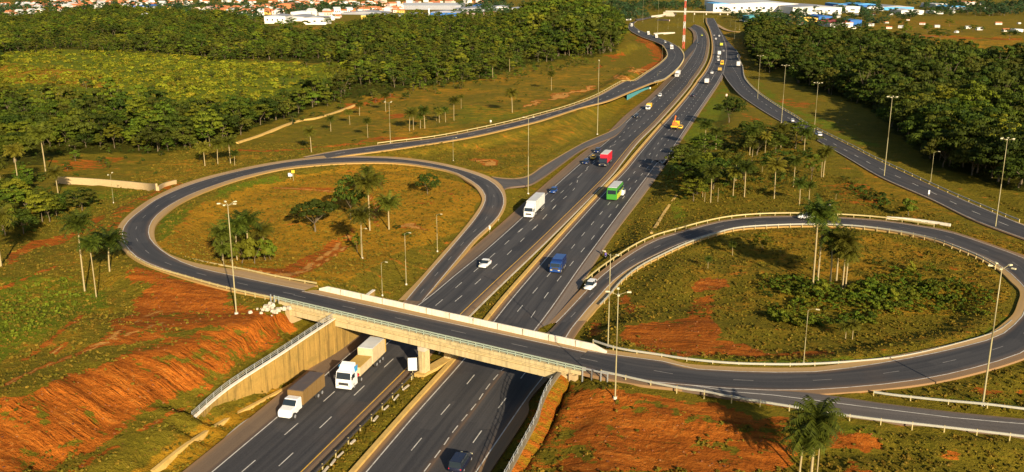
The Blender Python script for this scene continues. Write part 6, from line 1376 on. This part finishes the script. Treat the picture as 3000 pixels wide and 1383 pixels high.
# ---------------------------------------------------------------- far interchange flyover
p0, p1 = T('u 740,235'), T('u 2080,225'); rt = empty('flyover_bridge', tuple(p0)); tag(rt, 'pale flyover crossing the highway at the distant interchange', 'bridge')
d = (p1-p0)[:2]; L = float(np.linalg.norm(d)); an = math.atan2(d[1], d[0]); rt.rotation_euler = (0, 0, an)
mb = MB(); mb.box((L/2, 4, 7.0), (L, 9, .9)); mb.build('deck', M['concrete'], rt); mb = MB(); mb.box((L/2, -.6, 8.0), (L, .3, 1.2)); mb.build('parapet', M['concrete_light'], rt)
for f in (.32, .45, .60, .68): mb = MB(); mb.box((L*f, 1.5, 3), (1.4, 1.4, 7.4)); mb.build('pier', M['concrete_light'], rt)
mb = MB(); mb.box((L*.03, 4, 3), (L*.12, 9, 7.2), 0, .9); mb.build('abutment', M['concrete'], rt); mb = MB(); mb.box((L*.95, 4, 3), (L*.12, 9, 7.2), 0, .9); mb.build('abutment', M['concrete'], rt)
wall_line('u 540,262 640,250 740,232', 3.5, 1.0, 'ramp_wall', 'pale ramp wall leading up to the distant flyover', M['concrete_light']); wall_line('u 620,300 700,298 800,308', 2.0, .8, 'low_wall', 'pinkish low wall left of the mast', M['wall_pink'])
wall_line('u 600,495 700,488 850,482', 1.2, 5, 'bare_terrace', 'pale earth terrace with a wall above the northwest slip road', M['gravel'] if False else M['concrete_light'], 'terrace')
wall_line('u 20,300 150,296 240,292', 2.0, .8, 'low_wall', 'cream wall at the far left end of the interchange road', M['wall_white'])
# ---------------------------------------------------------------- town
def bldg(x0, x1, yb, yt, wall, roof, label, dy=3.0, cat='building', win=0, gable=True, name='warehouse', yz=None, rise=0.10):
    a = on(x0, yb); b = on(x1, yb); m_ = mpp(a); w_ = (x1-x0)*m_; h_ = (yb-yt)*m_; dist = float(np.hypot(a[0], a[1])); dep = max(8, dy*m_*dist/CH); z = min(a[2], b[2])
    rt = empty(name, (a[0], a[1], z), 0); tag(rt, label, cat); mb = MB(); mb.box((w_/2, dep/2, h_/2-1), (w_, dep, h_+2)); mb.build('wall', wall, rt)
    mb = MB(); r_ = w_*rise*.5 if gable else .4; r_ = min(r_, 2.5)
    if gable: mb.loft([[(-.4, y, h_), (w_+.4, y, h_), (w_+.4, y, h_+.3), (w_/2, y, h_+r_+.3), (-.4, y, h_+.3)] for y in (-.4, dep+.4)])
    else: mb.box((w_/2, dep/2, h_+.2), (w_+.6, dep+.6, .4))
    mb.build('roof', roof, rt)
    for i in range(win): mb = MB(); mb.box((w_*(i+.6)/(win+.2), -.03, h_*.52), (w_/win*.3, .12, h_*.22)); mb.build('window', M['glass'], rt)
    return rt
WW, RL, RG, RO_ = M['wall_white'], M['roof_lite'], M['roof_grey'], M['roof_orange']
bldg(775, 832, 69, 50, WW, RG, 'long white factory wing with dark windows at the end of the left forest', 5, win=4); bldg(888, 951, 72, 54, WW, RG, 'right white wing of the factory, behind the white trunked tree', 4, win=3)
bldg(832, 888, 62, 51, WW, RG, 'middle part of the white factory between its two wings', 7); bldg(852, 912, 47, 37, WW, RL, 'white upper hall standing behind the white factory', 3)
rt = bldg(1155, 1338, 28, 18, M['roof_grey'], RL, 'huge flat white roofed hall carried by one white column', 10, gable=False)
mb = MB(); a = on(1257, 57); mb.tube((a[0], a[1], a[2]-1), (a[0], a[1], a[2]+30*mpp(a)), 1.2, n=8); tag(mb.build('white_tower', M['white']), 'single white column tower in front of the flat roofed hall', 'tower')
bldg(1262, 1343, 55, 38, M['wall_blue'], RG, 'deep blue hall right of the white column', 4); bldg(1344, 1386, 58, 44, M['wall_pink'], M['wall_pink'], 'pink building right of the deep blue hall', 4, win=3, name='house'); bldg(1058, 1122, 58, 45, M['wall_yellow'], RG, 'yellow fronted hall left of the grey roofs', 3)
bldg(1000, 1120, 42, 38, RG, RG, 'long low dark grey hall left of the flat roofed hall', 5); bldg(1124, 1252, 55, 48, M['roof_grey'], RG, 'wide dark grey roofed hall in front of the flat roofed hall', 8); bldg(1146, 1198, 66, 58, WW, RG, 'cream low building just above the left forest canopy', 3)
bldg(1385, 1420, 25, 18, M['wall_blue'], M['wall_blue'], 'small bright blue hall right of the flat roofed hall', 4); bldg(1330, 1450, 34, 28, RG, RG, 'slate grey hall behind the pink building', 6); bldg(1440, 1488, 29, 21, WW, RG, 'white hall with low roof behind the right end of the left forest', 3)
bldg(1500, 1560, 42, 27, WW, RL, 'cream hall standing above the tall forest clump', 4, win=2); bldg(1416, 1450, 45, 38, M['wall_pink'], RO_, 'small pinkish building with orange roof beside the pink one', 3, name='house')
bldg(497, 572, 43, 36, M['concrete'], M['roof_lite'], 'long low hall with pale teal roof above the left forest', 4); bldg(552, 618, 33, 26, WW, M['wall_pink'], 'white hall with pinkish roof above the teal roofed hall', 3); bldg(372, 425, 31, 21, WW, M['wall_blue'], 'white hall with blue roof amid the left town', 4)
bldg(818, 850, 30, 14, M['roof_orange'], RO_, 'bright orange building in the left town', 4, name='house')
bldg(2089, 2134, 38, 14, WW, M['sky_blue'], 'white building with blue stripe right above the distant flyover', 4, win=3); bldg(2138, 2322, 36, 14, WW, RL, 'longest white factory on the right horizon', 14, win=9); bldg(2322, 2452, 42, 24, WW, RG, 'white factory front with dark roof joined to the longest factory', 10, win=6)
bldg(2455, 2478, 28, 14, M['wall_blue'], M['sky_blue'], 'narrow blue hall between the white factories', 4); bldg(2476, 2514, 38, 22, WW, RL, 'white hall with arched dark opening', 4, win=1); bldg(2512, 2560, 30, 15, M['wall_blue'], M['sky_blue'], 'vivid blue hall on the right horizon', 4); bldg(2540, 2583, 31, 22, WW, RL, 'low white building before the vivid blue hall', 2)
bldg(2584, 2666, 30, 22, M['sky_blue'], M['roof_grey'], 'wide blue grey roofed hall on the right horizon', 6); bldg(2640, 2698, 42, 32, WW, RL, 'cream block right of the blue grey hall', 3, win=2); bldg(2740, 2770, 24, 14, WW, RL, 'small white hall near the top right', 3); bldg(2780, 2830, 30, 22, M['roof_grey'], M['sky_blue'], 'blue roofed shed near the top right', 3); bldg(2826, 2854, 14, 7, WW, RO_, 'white box building highest at the top right', 2); bldg(2736, 2760, 41, 35, WW, RL, 'white low shed below the blue roofed shed', 2)
bldg(2432, 2492, 80, 67, WW, M['roof_red'], 'white building with dark red roof facing the dirt road', 6, win=3, name='house', rise=.3); bldg(2336, 2390, 64, 55, M['wall_yellow'], M['wall_yellow'], 'yellow roofed shed among the right hand trees', 4); bldg(2398, 2434, 60, 50, M['wall_blue'], M['wall_blue'], 'blue roofed shed right of the yellow one', 5)
bldg(2190, 2232, 66, 50, M['wall_teal'], M['wall_teal'], 'dark teal hall right of the distant underpass', 3); bldg(2490, 2520, 80, 62, M['wall_blue'], M['wall_blue'], 'dark blue shed right of the red roofed building', 3); bldg(2505, 2545, 62, 54, M['wall_teal'], M['wall_teal'], 'low teal shed near the right hand cemetery like field', 3) if False else None
bldg(2976, 2994, 94, 88, W_, M['white'], 'tiny white shed at the right edge beyond the dirt road', 1.5, name='shed')
# small houses
def house_mesh(name, w_, d_, h_, wall, roof, hip=False):
    mb = MB(); mb.mi = 0; mb.box((0, 0, h_/2-.5), (w_, d_, h_+1)); mb.mi = 1; r_ = d_*.24
    if hip: mb.loft([[(-w_/2-.4, -d_/2-.4, h_), (w_/2+.4, -d_/2-.4, h_), (w_/2+.4, d_/2+.4, h_), (-w_/2-.4, d_/2+.4, h_)], [(-w_*.22, -.1, h_+r_), (w_*.22, -.1, h_+r_), (w_*.22, .1, h_+r_), (-w_*.22, .1, h_+r_)]])
    else: mb.loft([[(x, -d_/2-.5, h_), (x, d_/2+.5, h_), (x, 0, h_+r_)] for x in (-w_/2-.4, w_/2+.4)])
    mb.mi = 2
    for x in (-.28, .05, .3): mb.box((w_*x, -d_/2-.02, h_*.5), (w_*.12, .1, h_*.34))
    me_ = mb.mesh(name); [me_.materials.append(q) for q in (wall, roof, M['glass'])]; return me_
HK = [('house', 'small pale house with orange tiled roof in the town along the left horizon', house_mesh('house_tiled', 12, 9, 3.4, WW, RO_)), ('house', 'small white house with orange hipped roof in the left hand town', house_mesh('house_hipped', 11, 11, 3.4, WW, RO_, True)),
      ('house', 'small pinkish house with tiled roof in the left hand town', house_mesh('house_pink', 13, 8, 4.4, M['wall_pink'], RO_)), ('house', 'tall bare white house block in the left hand town', house_mesh('house_white', 9, 9, 6.2, WW, RL)), ('house', 'yellow walled house with tiled roof in the left hand town', house_mesh('house_yellow', 12, 8, 3.4, M['wall_yellow'], RO_))]
zones = [((10, 130), (14, 24), 12), ((50, 240), (14, 30), 34), ((150, 290), (2, 24), 30), ((290, 400), (2, 22), 20), ((30, 120), (34, 42), 8), ((400, 500), (10, 24), 16), ((470, 560), (0, 16), 8), ((580, 740), (2, 10), 4), ((630, 820), (22, 44), 46), ((800, 1000), (2, 20), 40), ((1000, 1180), (2, 34), 30), ((1260, 1420), (0, 12), 8), ((1180, 1260), (2, 12), 4), ((390, 430), (46, 54), 4), ((690, 720), (38, 44), 4), ((900, 1000), (34, 60), 8)]
spots = []
for (xa_, xb_), (ya, yb), n in zones:
    for _ in range(int(n*2.1)): spots.append((rng.uniform(xa_, xb_), rng.uniform(max(ya, 1), yb)+4))
spots.sort(key=lambda q: -q[1]); rest = []
for x, y in spots:
    k = rng.choice(5, p=(.30, .20, .16, .26, .08)); nm, lb, me_ = HK[k]; p = on(x, y); s_ = rng.uniform(.65, 1.25)*float(np.clip(p[1]/1500, .8, 1.25))
    if spots.index((x, y)) >= 270: rest.append(p); continue
    o = bpy.data.objects.new(nm, me_); C.objects.link(o); o.location = tuple(p); o.scale = (s_, s_, s_*rng.uniform(.9, 1.15)); o.rotation_euler = (0, 0, rng.uniform(-.5, .5)+(0 if rng.random() < .75 else 1.57))
    tag(o, lb, 'house', 'houses of the left hand town')
hcol = bpy.data.collections.new('far_house_kinds')
for i, (nm, lb, me_) in enumerate(HK): hcol.objects.link(bpy.data.objects.new('far_house_kind_%d' % i, me_))
scatter_obj('far_houses', np.array(rest), (.8, 1.5), hcol, 5, 'the farthest houses of the left hand town, a few pixels each', 77)
HR = [(house_mesh('cabin_white', 10, 7, 3.2, WW, RL), 'little white building scattered among the right hand trees and field'), (house_mesh('cabin_tiled', 11, 8, 3.2, WW, RO_), 'little tiled building scattered among the right hand trees and field')]
for x, y in [(2174, 60), (2186, 66), (2200, 67), (2245, 62), (2262, 54), (2283, 52), (2305, 76), (2330, 60), (2345, 72), (2353, 48), (2385, 70), (2420, 78), (2455, 52), (2500, 84), (2545, 58), (2552, 76), (2596, 68), (2604, 84), (2640, 82), (2660, 60), (2702, 72), (2745, 80), (2802, 96), (2835, 84), (2868, 88), (2925, 72), (2946, 92), (2985, 70), (2510, 46), (2530, 42), (2560, 44), (2610, 44), (2790, 38), (2875, 14), (2900, 16), (2925, 20), (2888, 26), (2700, 20), (2235, 70), (2310, 48), (2180, 40)]:
    me_, lb = HR[0 if rng.random() < .7 else 1]; p = on(x, y); o = bpy.data.objects.new('outbuilding', me_); C.objects.link(o); o.location = tuple(p); s_ = rng.uniform(.4, .75); o.scale = (s_, s_, s_); o.rotation_euler = (0, 0, rng.uniform(-.6, .6)); tag(o, lb, 'building', 'small buildings on the right')
# trees of the town and the far horizon
TT = scatter(['S -100,-6 3100,-6 3100,46 2700,50 2560,84 2290,84 2170,70 2130,44 2090,44 1960,44 1900,58 1820,62 1700,30 1560,40 1420,66 1250,62 1080,66 990,40 740,66 420,42 150,44 -100,70'], 15, ymax=2900, seed=20)
ax, ay = proj(TT[:, 0], TT[:, 1], TT[:, 2]); dens = vnoise(TT[:, 0], TT[:, 1], 90, 31)+.5; kp = rng.random(len(TT)) < np.where((ax > 1780) & (ax < 2100), .95, np.where(ax < 1780, .62, .5))*(.4+1.1*dens)
for x0, x1, y0, y1 in ((775, 955, 45, 80), (1124, 1345, 10, 60), (2138, 2455, 8, 42), (1000, 1124, 36, 60), (2584, 2700, 18, 42), (1500, 1560, 20, 42), (1900, 2100, 34, 50)): kp &= ~((ax > x0) & (ax < x1) & (ay > y0) & (ay < y1+5))
town_col = bpy.data.collections.new('town_tree_kinds')
for i, m_ in enumerate(far_items): m2 = m_.copy(); m2.materials[0] = M['leaf_far']; town_col.objects.link(bpy.data.objects.new('town_tree_kind_%d' % i, m2))
scatter_obj('town_trees', TT[kp], (.6, 1.5), town_col, 6, 'trees scattered through the town and along the far horizon', 9)
for pr in PALMS+BROAD+[UMB, BUSH]:
    if pr[0].name not in protos_used:
        for ch in list(pr[0].children): bpy.data.objects.remove(ch)
        bpy.data.objects.remove(pr[0])

# clods and stones on the bare earth
cl = MB()
st_col = bpy.data.collections.new('stone_kinds')
for i in range(3):
    bm = bmesh.new(); bmesh.ops.create_icosphere(bm, subdivisions=1, radius=.3)
    for v in bm.verts: v.co *= rng.uniform(.6, 1.25); v.co.z *= .7
    m_ = bpy.data.meshes.new('stone'); bm.to_mesh(m_); bm.free(); m_.materials.append(worn('clod_%d' % i, ((.12, .035, .007), (.20, .055, .010), (.26, .10, .025))[i], .95, amt=.3)); st_col.objects.link(bpy.data.objects.new('stone_kind_%d' % i, m_))
sx_ = rng.uniform(-110, 80, 26000); sy_ = rng.uniform(100, 215, 26000); kk = (cover_at(sx_, sy_, 0) > .55) & (rng.random(26000) < .18)
for C2, hw_, zz, _ in ROADS:
    for k in range(len(C2)): kk &= ~((np.abs(sx_-C2[k, 0]) < hw_[k]+1) & (np.abs(sy_-C2[k, 1]) < hw_[k]+1))
scatter_obj('soil_clods', np.stack([sx_, sy_, height(sx_, sy_)], 1)[kk], (.2, .8), st_col, 3, 'clods and stones lying on the bare red earth', 50)
